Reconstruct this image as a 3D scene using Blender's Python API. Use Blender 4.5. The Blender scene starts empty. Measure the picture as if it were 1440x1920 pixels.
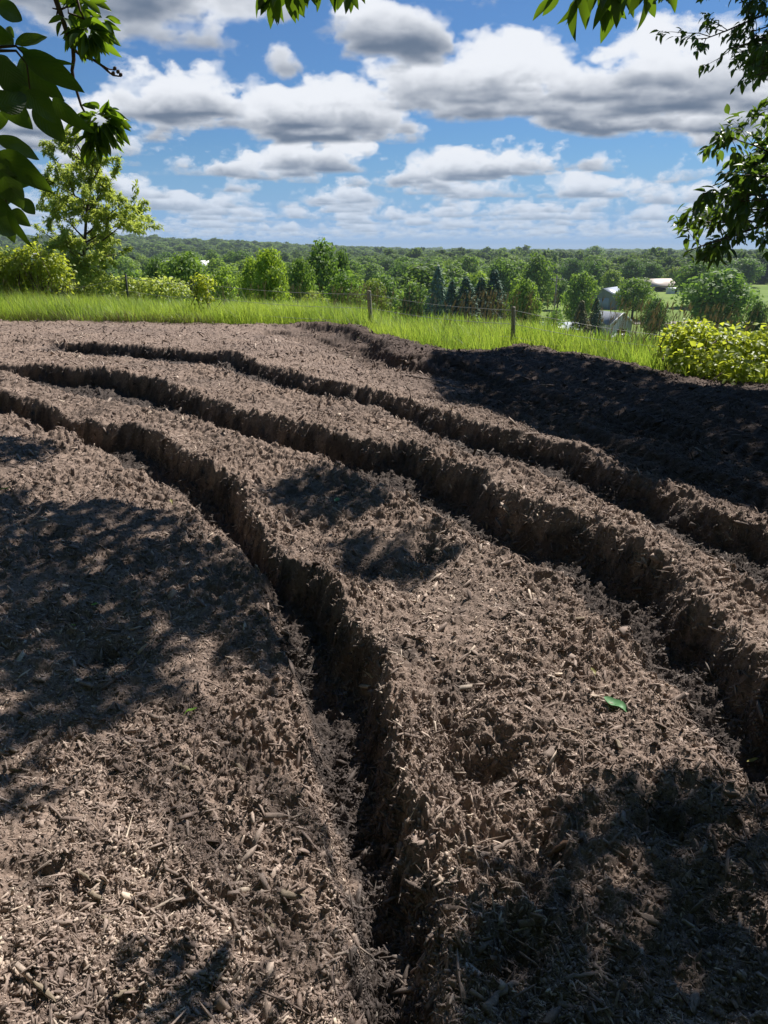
import bpy, math, random
import numpy as np
from mathutils import Vector, Matrix

# ---------------------------------------------------------------- camera, sky, sun, exposure
sc = bpy.context.scene
PITCH = math.radians(19.5)
CAM_H = 1.6
FPX = 1387.0
cam_d = bpy.data.cameras.new("camera")
cam_d.sensor_fit = 'VERTICAL'
cam_d.sensor_height = 36.0
cam_d.sensor_width = 27.0
cam_d.lens = 26.0
cam_d.clip_start = 0.05
cam_d.clip_end = 20000
cam = bpy.data.objects.new("camera", cam_d)
sc.collection.objects.link(cam)
cam.location = (0, 0, CAM_H)
cam.rotation_euler = (math.pi / 2 - PITCH, 0, 0)
sc.camera = cam

SUN_EL = math.radians(50)
SUN_AZ = math.radians(36)            # measured from +Y (view direction) towards +X
SUN_DIR = np.array([math.sin(SUN_AZ) * math.cos(SUN_EL), math.cos(SUN_AZ) * math.cos(SUN_EL), math.sin(SUN_EL)])
sun_d = bpy.data.lights.new("sun", 'SUN')
sun_d.energy = 5.0
sun_d.angle = math.radians(0.5)
sun_d.color = (1.0, 0.955, 0.89)
sun = bpy.data.objects.new("sun", sun_d)
sc.collection.objects.link(sun)
sun.rotation_euler = Vector((-SUN_DIR[0], -SUN_DIR[1], -SUN_DIR[2])).to_track_quat('-Z', 'Y').to_euler()
sun.location = (20, 20, 40)

sc.view_settings.view_transform = 'Standard'
sc.view_settings.look = 'None'
sc.view_settings.exposure = 0.5
sc.view_settings.gamma = 1.0
sc.render.engine = 'CYCLES'
sc.cycles.use_denoising = True
sc.cycles.max_bounces = 6
sc.cycles.diffuse_bounces = 2
sc.cycles.glossy_bounces = 2
sc.cycles.transmission_bounces = 4
sc.cycles.transparent_max_bounces = 4
sc.cycles.volume_bounces = 0
sc.cycles.sample_clamp_indirect = 4.0

FWD = np.array([0, math.cos(PITCH), -math.sin(PITCH)])
UPV = np.array([0, math.sin(PITCH), math.cos(PITCH)])
RGT = np.array([1.0, 0, 0])
CAMP = np.array([0, 0, CAM_H])

def ray(px, py):
    d = FWD * FPX + RGT * (px - 720) + UPV * (960 - py)
    return d / np.linalg.norm(d)

def ground(px, py, z=0.0):
    """where the line of sight through a photo pixel meets the height z"""
    d = ray(px, py)
    t = (z - CAM_H) / d[2]
    return CAMP + d * t

def at_y(px, py, Y):
    d = ray(px, py)
    return CAMP + d * (Y / d[1])

# ---------------------------------------------------------------- sky
CLOUD_LAYERS = 12
CLOUD_TOP = 1.46
def build_world():
    w = bpy.data.worlds.new("World")
    sc.world = w
    w.use_nodes = True
    nt = w.node_tree
    N, L = nt.nodes, nt.links
    N.clear()

    def new(tree, t, **kw):
        n = tree.nodes.new(t)
        for k, v in kw.items():
            setattr(n, k, v)
        return n

    def math_(tree, op, a, b=None, c=None, clamp=False):
        n = tree.nodes.new('ShaderNodeMath')
        n.operation = op
        n.use_clamp = clamp
        for i, v in enumerate((a, b, c)):
            if v is None:
                continue
            if isinstance(v, (int, float)):
                n.inputs[i].default_value = v
            else:
                tree.links.new(v, n.inputs[i])
        return n.outputs[0]

    # --- density group: cloud-plane position -> density
    g = bpy.data.node_groups.new("cloud_density", 'ShaderNodeTree')
    g.interface.new_socket("P", in_out='INPUT', socket_type='NodeSocketVector')
    g.interface.new_socket("Hf", in_out='INPUT', socket_type='NodeSocketFloat')
    g.interface.new_socket("D", in_out='OUTPUT', socket_type='NodeSocketFloat')
    g.interface.new_socket("Cov", in_out='OUTPUT', socket_type='NodeSocketFloat')
    gi = g.nodes.new('NodeGroupInput'); go = g.nodes.new('NodeGroupOutput')
    P = gi.outputs['P']; Hf = gi.outputs['Hf']
    # fine billowing noise
    nz = new(g, 'ShaderNodeTexNoise', noise_dimensions='3D')
    nz.inputs['Scale'].default_value = 1.75
    nz.inputs['Detail'].default_value = 7
    nz.inputs['Roughness'].default_value = 0.6
    g.links.new(P, nz.inputs['Vector'])
    # broad coverage noise for the far field
    cv = new(g, 'ShaderNodeTexNoise', noise_dimensions='2D')
    cv.inputs['Scale'].default_value = 0.5
    cv.inputs['Detail'].default_value = 1.5
    g.links.new(P, cv.inputs['Vector'])
    sep = new(g, 'ShaderNodeSeparateXYZ'); g.links.new(P, sep.inputs[0])
    # large clouds that stand where the photograph shows them (position in the cloud plane)
    blobs = None
    for (cx, cy, rx, ry, s) in CLOUD_BLOBS:
        mx = math_(g, 'MULTIPLY', math_(g, 'SUBTRACT', sep.outputs[0], cx), 1.0 / rx)
        my = math_(g, 'MULTIPLY', math_(g, 'SUBTRACT', sep.outputs[1], cy), 1.0 / ry)
        r2 = math_(g, 'ADD', math_(g, 'MULTIPLY', mx, mx), math_(g, 'MULTIPLY', my, my))
        b = math_(g, 'MULTIPLY', math_(g, 'SUBTRACT', 1.0, r2), s)
        blobs = b if blobs is None else math_(g, 'MAXIMUM', blobs, b)
    blobs = math_(g, 'MAXIMUM', blobs, -0.55)
    blobs = math_(g, 'MINIMUM', blobs, 0.46)
    rr = new(g, 'ShaderNodeMapRange', interpolation_type='SMOOTHSTEP')
    g.links.new(sep.outputs[1], rr.inputs['Value'])
    rr.inputs['From Min'].default_value = 8.3
    rr.inputs['From Max'].default_value = 10.5
    far = math_(g, 'MULTIPLY_ADD', math_(g, 'SUBTRACT', cv.outputs[0], 0.5), 3.6, -0.26)
    mix = new(g, 'ShaderNodeMix', data_type='FLOAT')
    g.links.new(rr.outputs[0], mix.inputs[0]); g.links.new(blobs, mix.inputs[2]); g.links.new(far, mix.inputs[3])
    cov = mix.outputs[0]
    base = math_(g, 'MULTIPLY_ADD', math_(g, 'SUBTRACT', nz.outputs[0], 0.5), 3.3, math_(g, 'SUBTRACT', cov, 0.18))
    h2 = math_(g, 'MULTIPLY', math_(g, 'MULTIPLY', Hf, Hf), -0.62)
    d = math_(g, 'ADD', base, h2)
    g.links.new(d, go.inputs['D'])
    g.links.new(cov, go.inputs['Cov'])

    # --- sky colour
    sky = new(nt, 'ShaderNodeTexSky', sky_type='NISHITA')
    sky.sun_disc = False
    sky.sun_elevation = SUN_EL
    sky.sun_rotation = SUN_AZ
    sky.air_density = 1.0
    sky.dust_density = 0.25
    sky.ozone_density = 3.5
    tc = new(nt, 'ShaderNodeTexCoord')
    dirv = tc.outputs['Generated']
    s3 = new(nt, 'ShaderNodeSeparateXYZ'); L.new(dirv, s3.inputs[0])
    z = s3.outputs[2]
    zc = math_(nt, 'MAXIMUM', z, 0.004)
    inv = math_(nt, 'DIVIDE', 1.0, math_(nt, 'ADD', zc, 0.004))
    # jitter of the march start: averages out over the samples of a pixel
    wn = new(nt, 'ShaderNodeTexWhiteNoise', noise_dimensions='3D')
    vs = new(nt, 'ShaderNodeVectorMath', operation='SCALE'); vs.inputs['Scale'].default_value = 7919.0
    L.new(dirv, vs.inputs[0]); L.new(vs.outputs[0], wn.inputs['Vector'])
    jit = wn.outputs['Value']

    trans = None; col = None
    step = (CLOUD_TOP - 1.0) / CLOUD_LAYERS
    for i in range(CLOUD_LAYERS):
        hf0 = i / CLOUD_LAYERS
        hf = math_(nt, 'MULTIPLY_ADD', jit, 1.0 / CLOUD_LAYERS, hf0)
        h = math_(nt, 'MULTIPLY_ADD', hf, CLOUD_TOP - 1.0, 1.0)
        k = math_(nt, 'MULTIPLY', inv, h)
        px_ = math_(nt, 'MULTIPLY', s3.outputs[0], k)
        py_ = math_(nt, 'MULTIPLY', s3.outputs[1], k)
        pz_ = math_(nt, 'MULTIPLY', hf, 0.8)
        cmb = new(nt, 'ShaderNodeCombineXYZ')
        L.new(px_, cmb.inputs[0]); L.new(py_, cmb.inputs[1]); L.new(pz_, cmb.inputs[2])
        gn = new(nt, 'ShaderNodeGroup'); gn.node_tree = g
        L.new(cmb.outputs[0], gn.inputs['P']); L.new(hf, gn.inputs['Hf'])
        dn = gn.outputs['D']
        pos = math_(nt, 'MAXIMUM', dn, 0.0)
        # optical depth over this step
        path = math_(nt, 'MINIMUM', math_(nt, 'MULTIPLY', inv, step), 0.9)
        ext = math_(nt, 'MULTIPLY', math_(nt, 'MULTIPLY', pos, path), -120.0)
        t = math_(nt, 'EXPONENT', ext)
        a = math_(nt, 'SUBTRACT', 1.0, t)
        # light inside the cloud: high, thin parts are bright, the deep flat base is grey
        hh = math_(nt, 'MULTIPLY', math_(nt, 'SUBTRACT', hf, 0.06), 2.1, clamp=False)
        lit = math_(nt, 'ADD', hh, math_(nt, 'MULTIPLY', math_(nt, 'SUBTRACT', 0.42, pos), 1.15))
        mr = new(nt, 'ShaderNodeMapRange', interpolation_type='SMOOTHSTEP')
        L.new(lit, mr.inputs['Value'])
        mr.inputs['From Min'].default_value = -0.30; mr.inputs['From Max'].default_value = 1.0
        cm = new(nt, 'ShaderNodeMix', data_type='RGBA')
        L.new(mr.outputs[0], cm.inputs[0])
        cm.inputs[6].default_value = (0.10, 0.135, 0.195, 1)
        cm.inputs[7].default_value = (0.62, 0.64, 0.68, 1)
        vsc = new(nt, 'ShaderNodeVectorMath', operation='SCALE')
        L.new(cm.outputs[2], vsc.inputs[0])
        if trans is None:
            L.new(a, vsc.inputs['Scale'])
            col = vsc.outputs[0]; trans = t
        else:
            L.new(math_(nt, 'MULTIPLY', a, trans), vsc.inputs['Scale'])
            ad = new(nt, 'ShaderNodeVectorMath', operation='ADD')
            L.new(col, ad.inputs[0]); L.new(vsc.outputs[0], ad.inputs[1])
            col = ad.outputs[0]
            trans = math_(nt, 'MULTIPLY', trans, t)
    cover = math_(nt, 'SUBTRACT', 1.0, trans)
    # normalised cloud colour, veiled towards the horizon by distance
    inv_c = math_(nt, 'DIVIDE', 1.0, math_(nt, 'MAXIMUM', cover, 0.001))
    cc = new(nt, 'ShaderNodeVectorMath', operation='SCALE')
    L.new(col, cc.inputs[0]); L.new(inv_c, cc.inputs['Scale'])
    veil = new(nt, 'ShaderNodeMapRange', interpolation_type='SMOOTHSTEP')
    L.new(z, veil.inputs['Value'])
    veil.inputs['From Min'].default_value = 0.004; veil.inputs['From Max'].default_value = 0.13
    veil.inputs['To Min'].default_value = 0.10; veil.inputs['To Max'].default_value = 1.0
    # clear sky: Nishita, tinted slightly deeper
    tint = new(nt, 'ShaderNodeMix', data_type='RGBA', blend_type='MULTIPLY')
    tint.inputs[0].default_value = 1.0
    L.new(sky.outputs[0], tint.inputs[6])
    tint.inputs[7].default_value = SKY_TINT
    SKY_S = 0.052
    skys = new(nt, 'ShaderNodeVectorMath', operation='SCALE'); skys.inputs['Scale'].default_value = SKY_S
    L.new(tint.outputs[2], skys.inputs[0])
    hz = new(nt, 'ShaderNodeMix', data_type='RGBA')       # pale air low over the horizon
    L.new(veil.outputs[0], hz.inputs[0])
    hz.inputs[6].default_value = (0.17, 0.31, 0.54, 1)
    L.new(skys.outputs[0], hz.inputs[7])
    ch = new(nt, 'ShaderNodeMix', data_type='RGBA')
    vf = math_(nt, 'MULTIPLY_ADD', veil.outputs[0], 0.75, 0.25)
    L.new(vf, ch.inputs[0])
    ch.inputs[6].default_value = (0.34, 0.43, 0.56, 1)
    L.new(cc.outputs[0], ch.inputs[7])
    fin = new(nt, 'ShaderNodeMix', data_type='RGBA')
    fade = new(nt, 'ShaderNodeMapRange', interpolation_type='SMOOTHSTEP')
    L.new(z, fade.inputs['Value'])
    fade.inputs['From Min'].default_value = 0.008; fade.inputs['From Max'].default_value = 0.02
    L.new(math_(nt, 'MULTIPLY', cover, fade.outputs[0]), fin.inputs[0])
    L.new(hz.outputs[2], fin.inputs[6]); L.new(ch.outputs[2], fin.inputs[7])
    bg = new(nt, 'ShaderNodeBackground')
    bg.inputs['Strength'].default_value = 1.0
    L.new(fin.outputs[2], bg.inputs[0])
    out = new(nt, 'ShaderNodeOutputWorld')
    low = new(nt, 'ShaderNodeBackground')                   # below the horizon: dim ground tone
    low.inputs[0].default_value = (0.10, 0.14, 0.12, 1)
    ms = new(nt, 'ShaderNodeMixShader')
    L.new(math_(nt, 'GREATER_THAN', z, 0.0), ms.inputs[0])
    L.new(low.outputs[0], ms.inputs[1]); L.new(bg.outputs[0], ms.inputs[2])
    L.new(ms.outputs[0], out.inputs[0])
    w.cycles.sampling_method = 'NONE'

SKY_TINT = (0.54, 0.82, 1.12, 1)
def _cp(px, py, h=1.0):
    d = ray(px, py)
    return d[0] / d[2] * h, d[1] / d[2] * h
def _blob(x0, x1, y0, y1, s):
    """a cloud whose flat base spans these photo pixels"""
    (ax, ay), (bx, by) = _cp(x0, (y0 + y1) / 2), _cp(x1, (y0 + y1) / 2)
    _, n = _cp(720, y0); _, f = _cp(720, y1)
    return ((ax + bx) / 2, (n + f) / 2, abs(bx - ax) / 2 * 1.08, abs(f - n) / 2 * 1.0, s)
CLOUD_BLOBS = [
    _blob(730, 1110, 145, 225, 0.75), _blob(1030, 1400, 130, 255, 0.75), _blob(1250, 1700, 150, 265, 0.6),
    _blob(220, 500, 190, 250, 0.6), _blob(430, 760, 215, 275, 0.55),
    _blob(590, 840, 35, 140, 0.6), _blob(20, 480, -60, 95, 0.55), _blob(490, 575, 118, 148, 0.35),
    _blob(-300, 200, 170, 300, 0.4), _blob(1040, 1400, -160, 10, 0.4), _blob(820, 1010, -120, 15, 0.4),
]
build_world()

CHIPS = 640000

# ---------------------------------------------------------------- helpers
COL = sc.collection
rng = np.random.default_rng(7)
random.seed(7)
_perm = np.random.default_rng(3).permutation(4096)
_grad = np.random.default_rng(4).uniform(0, 2 * np.pi, 4096)
_gx, _gy = np.cos(_grad), np.sin(_grad)

def perlin(x, y, seed=0):
    xi = np.floor(x).astype(np.int64); yi = np.floor(y).astype(np.int64)
    xf = x - xi; yf = y - yi
    u = xf * xf * xf * (xf * (xf * 6 - 15) + 10); v = yf * yf * yf * (yf * (yf * 6 - 15) + 10)
    def h(a, b):
        return _perm[(_perm[(a + seed * 131) & 4095] + b) & 4095]
    def g(k, dx, dy):
        return _gx[k] * dx + _gy[k] * dy
    n00 = g(h(xi, yi), xf, yf); n10 = g(h(xi + 1, yi), xf - 1, yf)
    n01 = g(h(xi, yi + 1), xf, yf - 1); n11 = g(h(xi + 1, yi + 1), xf - 1, yf - 1)
    return ((n00 * (1 - u) + n10 * u) * (1 - v) + (n01 * (1 - u) + n11 * u) * v) * 1.5

def smooth(t):
    t = np.clip(t, 0, 1)
    return t * t * (3 - 2 * t)

def mesh_np(name, V, F, smooth_shade=False, tint=None):
    """V (n,3); F (m,k) array of k-gons, or a list of such arrays"""
    me = bpy.data.meshes.new(name)
    if not isinstance(F, list):
        F = [F]
    F = [f for f in F if len(f)]
    me.vertices.add(len(V))
    me.vertices.foreach_set("co", np.ascontiguousarray(V, dtype=np.float32).ravel())
    nl = sum(f.size for f in F); npoly = sum(len(f) for f in F)
    me.loops.add(nl)
    me.loops.foreach_set("vertex_index", np.concatenate([f.ravel() for f in F]).astype(np.int32))
    me.polygons.add(npoly)
    tot = np.concatenate([np.full(len(f), f.shape[1]) for f in F]).astype(np.int32)
    st = np.concatenate([[0], np.cumsum(tot)[:-1]]).astype(np.int32)
    me.polygons.foreach_set("loop_start", st)
    me.polygons.foreach_set("loop_total", tot)
    if smooth_shade:
        me.polygons.foreach_set("use_smooth", np.ones(npoly, dtype=bool))
    if tint is not None:
        at = me.attributes.new("tint", 'FLOAT', 'POINT')
        at.data.foreach_set("value", np.ascontiguousarray(tint, dtype=np.float32))
    me.update(calc_edges=True)
    return me

def link(name, me, mat, parent=None, loc=None):
    o = bpy.data.objects.new(name, me)
    if mat is not None and not me.materials:
        me.materials.append(mat)
    COL.objects.link(o)
    if parent is not None:
        o.parent = parent
    if loc is not None:
        o.location = loc
    return o

def tag(o, label=None, cat=None, group=None, kind=None):
    for k, v in (('label', label), ('category', cat), ('group', group), ('kind', kind)):
        if v:
            o[k] = v
    return o

def empty(name, loc, rz=0):
    o = bpy.data.objects.new(name, None)
    o.empty_display_size = 0.2
    COL.objects.link(o)
    o.location = tuple(float(v) for v in loc)
    o.rotation_euler = (0, 0, rz)
    return o

def rot_mats(n, axes=None, ang=None):
    """random rotation matrices, (n,3,3)"""
    q = rng.normal(size=(n, 4)); q /= np.linalg.norm(q, axis=1)[:, None]
    w, x, y, z = q.T
    return np.stack([1 - 2 * (y * y + z * z), 2 * (x * y - z * w), 2 * (x * z + y * w),
                     2 * (x * y + z * w), 1 - 2 * (x * x + z * z), 2 * (y * z - x * w),
                     2 * (x * z - y * w), 2 * (y * z + x * w), 1 - 2 * (x * x + y * y)], 1).reshape(n, 3, 3)

def frames(zdir, xhint):
    """matrices whose columns are (x, y, z) with z along zdir and x close to xhint"""
    z = zdir / np.maximum(np.linalg.norm(zdir, axis=1), 1e-9)[:, None]
    x = xhint - (xhint * z).sum(1)[:, None] * z
    x /= np.maximum(np.linalg.norm(x, axis=1), 1e-9)[:, None]
    y = np.cross(z, x)
    return np.stack([x, y, z], 2)

def scatter(pv, pf, M, T, S):
    """copies of a small mesh (pv, pf) merged: M (n,3,3), T (n,3), S (n,) or (n,3)"""
    n = len(T)
    S = np.asarray(S)
    if S.ndim == 1:
        S = np.repeat(S[:, None], 3, 1)
    v = pv[None] * S[:, None, :]
    v = np.einsum('nij,nkj->nki', M, v) + T[:, None, :]
    k = len(pv)
    off = (np.arange(n) * k)[:, None, None]
    fs = [(f[None] + off).reshape(-1, f.shape[1]) for f in (pf if isinstance(pf, list) else [pf])]
    return v.reshape(-1, 3), fs

def join_np(parts):
    """list of (V, [F...], tint or None)"""
    V, F, T, o = [], {}, [], 0
    for v, fs, t in parts:
        V.append(v)
        T.append(np.zeros(len(v)) if t is None else t)
        for f in fs:
            if len(f):
                F.setdefault(f.shape[1], []).append(f + o)
        o += len(v)
    return np.concatenate(V), [np.concatenate(f) for f in F.values()], np.concatenate(T)

def tube_np(pts, radii, seg=6, caps=True):
    pts = np.asarray(pts, float); radii = np.asarray(radii, float)
    n = len(pts)
    tg = np.gradient(pts, axis=0)
    tg /= np.maximum(np.linalg.norm(tg, axis=1), 1e-9)[:, None]
    hint = np.array([1.0, 0.13, 0.07]) if abs(tg[0, 2]) > 0.7 else np.array([0.05, 0.03, 1.0])
    x = hint - (tg @ hint)[:, None] * tg
    x /= np.linalg.norm(x, axis=1)[:, None]
    y = np.cross(tg, x)
    a = np.arange(seg) * 2 * np.pi / seg
    V = (pts[:, None] + radii[:, None, None] * (np.cos(a)[None, :, None] * x[:, None] + np.sin(a)[None, :, None] * y[:, None])).reshape(-1, 3)
    i = np.arange(n - 1)[:, None] * seg; j = np.arange(seg)[None]
    k = (j + 1) % seg
    F = [np.stack([i + j, i + k, i + seg + k, i + seg + j], 2).reshape(-1, 4)]
    if caps:
        F.append(np.arange(seg)[::-1][None] + 0)
        F.append((np.arange(seg) + (n - 1) * seg)[None])
    return V, F

def box_np(cx, cy, cz, sx, sy, sz, rz=0.0, jit=0.0):
    s = np.array([[-1, -1, -1], [1, -1, -1], [1, 1, -1], [-1, 1, -1], [-1, -1, 1], [1, -1, 1], [1, 1, 1], [-1, 1, 1]]) * 0.5
    v = s * np.array([sx, sy, sz])
    if jit:
        v = v + rng.normal(0, jit, v.shape)
    c, q = math.cos(rz), math.sin(rz)
    v = v @ np.array([[c, q, 0], [-q, c, 0], [0, 0, 1]]) + np.array([cx, cy, cz])
    f = np.array([[0, 3, 2, 1], [4, 5, 6, 7], [0, 1, 5, 4], [1, 2, 6, 5], [2, 3, 7, 6], [3, 0, 4, 7]])
    return v, [f]

def poly_dist(x, y, P):
    """distance to polyline P (k,2), with signed side and arc length at the nearest point"""
    best = np.full(x.shape, 1e9); arc = np.zeros(x.shape); side = np.zeros(x.shape)
    s0 = 0.0
    for i in range(len(P) - 1):
        a, b = P[i], P[i + 1]
        d = b - a; L = np.hypot(*d)
        t = np.clip(((x - a[0]) * d[0] + (y - a[1]) * d[1]) / (L * L), 0, 1)
        dx = x - a[0] - t * d[0]; dy = y - a[1] - t * d[1]
        r = dx * dx + dy * dy
        m = r < best
        best = np.where(m, r, best)
        arc = np.where(m, s0 + t * L, arc)
        side = np.where(m, d[0] * (y - a[1]) - d[1] * (x - a[0]), side)
        s0 += L
    return np.sqrt(best), arc, np.sign(side)

def in_poly(x, y, P):
    c = np.zeros(x.shape, bool)
    n = len(P)
    for i in range(n):
        x1, y1 = P[i]; x2, y2 = P[(i + 1) % n]
        if y1 == y2:
            continue
        m = ((y1 > y) != (y2 > y)) & (x < (x2 - x1) * (y - y1) / (y2 - y1) + x1)
        c ^= m
    return c

# ---------------------------------------------------------------- materials
def mat_base(name):
    m = bpy.data.materials.new(name)
    m.use_nodes = True
    m.node_tree.nodes.clear()
    return m, m.node_tree

def N_(nt, t, **kw):
    n = nt.nodes.new(t)
    for k, v in kw.items():
        if k.startswith('i_'):
            n.inputs[k[2:].replace('_', ' ')].default_value = v
        else:
            setattr(n, k, v)
    return n

def ramp(nt, fac, stops):
    n = nt.nodes.new('ShaderNodeValToRGB')
    e = n.color_ramp.elements
    while len(e) < len(stops):
        e.new(0.5)
    for i, (p, c) in enumerate(stops):
        e[i].position = p
        e[i].color = (c[0], c[1], c[2], 1)
    nt.links.new(fac, n.inputs[0])
    return n.outputs[0]

def mixc(nt, fac, a, b, mode='MIX'):
    n = nt.nodes.new('ShaderNodeMix'); n.data_type = 'RGBA'; n.blend_type = mode
    for s, v in ((0, fac), (6, a), (7, b)):
        if isinstance(v, (int, float)):
            n.inputs[s].default_value = v
        elif isinstance(v, tuple):
            n.inputs[s].default_value = (v[0], v[1], v[2], 1)
        else:
            nt.links.new(v, n.inputs[s])
    return n.outputs[2]

def noise_(nt, scale, detail=3, rough=0.5, vec=None, stretch=None):
    n = N_(nt, 'ShaderNodeTexNoise')
    n.inputs['Scale'].default_value = scale
    n.inputs['Detail'].default_value = detail
    n.inputs['Roughness'].default_value = rough
    if vec is None:
        vec = N_(nt, 'ShaderNodeTexCoord').outputs['Object']
    if stretch:
        mp = N_(nt, 'ShaderNodeMapping'); mp.inputs['Scale'].default_value = stretch
        nt.links.new(vec, mp.inputs['Vector']); vec = mp.outputs[0]
    nt.links.new(vec, n.inputs['Vector'])
    return n.outputs[0]

def finish(nt, color, rough=0.8, spec=0.3, bump=None, bump_d=0.01, bump_s=0.5, transl=0.0, tcol=None, metallic=0.0):
    b = N_(nt, 'ShaderNodeBsdfPrincipled')
    b.inputs['Roughness'].default_value = rough
    b.inputs['Specular IOR Level'].default_value = spec
    b.inputs['Metallic'].default_value = metallic
    if isinstance(color, tuple):
        b.inputs['Base Color'].default_value = (color[0], color[1], color[2], 1)
    else:
        nt.links.new(color, b.inputs['Base Color'])
    if bump is not None:
        bp = N_(nt, 'ShaderNodeBump'); bp.inputs['Strength'].default_value = bump_s
        bp.inputs['Distance'].default_value = bump_d
        nt.links.new(bump, bp.inputs['Height']); nt.links.new(bp.outputs[0], b.inputs['Normal'])
    out = N_(nt, 'ShaderNodeOutputMaterial')
    if transl:
        t = N_(nt, 'ShaderNodeBsdfTranslucent')
        c = tcol if tcol is not None else color
        if isinstance(c, tuple):
            t.inputs[0].default_value = (c[0], c[1], c[2], 1)
        else:
            nt.links.new(c, t.inputs[0])
        mx = N_(nt, 'ShaderNodeMixShader'); mx.inputs[0].default_value = transl
        nt.links.new(b.outputs[0], mx.inputs[1]); nt.links.new(t.outputs[0], mx.inputs[2])
        nt.links.new(mx.outputs[0], out.inputs[0])
    else:
        nt.links.new(b.outputs[0], out.inputs[0])

def attr(nt, name):
    n = N_(nt, 'ShaderNodeAttribute'); n.attribute_name = name
    return n.outputs['Fac']

def plain(name, col, rough=0.7, spec=0.3, var=0.15, scale=8.0, metallic=0.0):
    m, nt = mat_base(name)
    n = noise_(nt, scale, 4, 0.6)
    c = ramp(nt, n, [(0.3, tuple(v * (1 - var) for v in col)), (0.7, tuple(min(1, v * (1 + var)) for v in col))])
    finish(nt, c, rough, spec, metallic=metallic)
    return m

def leaf_mat(name, dark, light, tl, transl=0.42, rough=0.5, spec=0.35, use_obj=False):
    """leaf colour varied by the mesh's own 'tint'; tl = colour of light passing through"""
    m, nt = mat_base(name)
    t = attr(nt, 'tint')
    c = ramp(nt, t, [(0.0, dark), (1.0, light)])
    tc = mixc(nt, 0.5, c, tl)
    tcm = ramp(nt, t, [(0.0, tuple(v * 0.6 for v in tl)), (1.0, tl)])
    if use_obj:
        oi = N_(nt, 'ShaderNodeObjectInfo')
        c = mixc(nt, 1.0, c, oi.outputs['Color'], 'MULTIPLY')
        tcm = mixc(nt, 1.0, tcm, oi.outputs['Color'], 'MULTIPLY')
    finish(nt, c, rough, spec, transl=transl, tcol=tcm)
    return m

# ---------------------------------------------------------------- mulch: ruts and ridges
def GP(lst, z):
    """photo pixels on a surface of height z (number or per-distance pair near/far) -> ground x, y, z"""
    out = []
    for px, py in lst:
        zz = z if not isinstance(z, tuple) else z[0] + (z[1] - z[0]) * min(1, max(0, (1500 - py) / 700.0))
        p = ground(px, py, zz)
        out.append((p[0], p[1], zz))
    return np.array(out)

A_L = GP([(-260, 745), (0, 787), (100, 815), (175, 845), (250, 885), (310, 915), (370, 955), (420, 1005), (450, 1040), (495, 1085), (516, 1140),
          (540, 1220), (567, 1290), (582, 1330), (594, 1410), (606, 1490), (634, 1545), (660, 1604), (652, 1645), (658, 1722), (690, 1805), (676, 1882), (676, 1960), (680, 2200)], 0.0)
A_R = GP([(-260, 702), (0, 738), (75, 763), (175, 800), (250, 803), (300, 828), (370, 870), (425, 900), (475, 985), (525, 1060), (585, 1085), (617, 1110),
          (645, 1174), (700, 1225), (712, 1306), (716, 1410), (731, 1451), (748, 1520), (757, 1570), (795, 1628), (789, 1708), (786, 1795), (785, 1920), (790, 2200)], (0.10, 0.14))
B_L = GP([(-260, 680), (0, 697), (65, 716), (125, 733), (240, 758), (350, 780), (435, 808), (475, 820), (565, 845), (645, 873), (720, 910), (810, 957), (895, 1013),
          (955, 1035), (1000, 1060), (1075, 1088), (1107, 1146), (1180, 1195), (1218, 1254), (1280, 1309), (1322, 1368), (1370, 1420), (1416, 1475), (1440, 1495), (1620, 1700)], (0.11, 0.19))
B_R = GP([(-260, 672), (85, 686), (200, 697), (280, 710), (350, 738), (400, 758), (500, 783), (600, 808), (720, 842), (770, 838), (820, 870), (895, 890),
          (945, 935), (1040, 970), (1090, 975), (1170, 1020), (1260, 1072), (1287, 1120), (1350, 1177), (1409, 1236), (1450, 1270), (1700, 1500)], (0.17, 0.25))
C_L = GP([(40, 657), (115, 660), (275, 675), (390, 687), (450, 702), (565, 735), (665, 757), (720, 767), (770, 790), (845, 830), (945, 868), (1020, 885),
          (1070, 913), (1145, 938), (1200, 968), (1270, 1003), (1330, 1040), (1440, 1090), (1640, 1200)], (0.19, 0.25))
C_R = GP([(40, 641), (115, 644), (235, 651), (350, 661), (435, 665), (480, 685), (565, 710), (660, 728), (720, 748), (770, 760), (845, 788), (920, 810), (1000, 828),
          (1070, 850), (1170, 903), (1260, 938), (1335, 975), (1440, 1003), (1640, 1080)], (0.12, 0.20))
BERM = GP([(-200, 600), (120, 603), (300, 606), (480, 608), (560, 608), (660, 622), (720, 643), (860, 664), (920, 668), (990, 655), (1100, 672), (1200, 690), (1345, 725), (1440, 733), (1700, 770)], 0.21)
BERM[:5, 2] = 0.16
TROUGH = GP([(520, 628), (600, 645), (665, 668), (720, 688), (845, 699), (930, 730), (1050, 765), (1200, 805), (1440, 870), (1700, 950)], 0.06)
TRACK2 = GP([(820, 760), (900, 750), (980, 790), (1100, 840), (1250, 900), (1440, 960), (1700, 1040)], 0.05)
MID = GP([(150, 620), (400, 630), (600, 665), (720, 710), (800, 740), (900, 770)], 0.16)
PLAT = [(-1.5, 1.2, 0), (-2.5, 2.5, 0), (-3, 4, 0), (-1.2, 2.2, 0), (-5, 5, 0), (-2.4, 4.6, 0), (-6, 7, 0), (-1.0, 0.2, 0), (1.5, 0.2, 0.08), (0.7, 1.2, 0.09), (1.2, 2.0, 0.10), (0.6, 3.0, 0.12)]
FRONT_EDGE = [(-9, 4, 0), (-6, 1, 0), (5, 0.5, 0.05), (6, 2, 0.1)]
CTRL = np.concatenate([A_L, A_R, B_L, B_R, C_L, C_R, BERM, TROUGH, TRACK2, MID, np.array(PLAT, float), np.array(FRONT_EDGE, float)])

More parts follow.
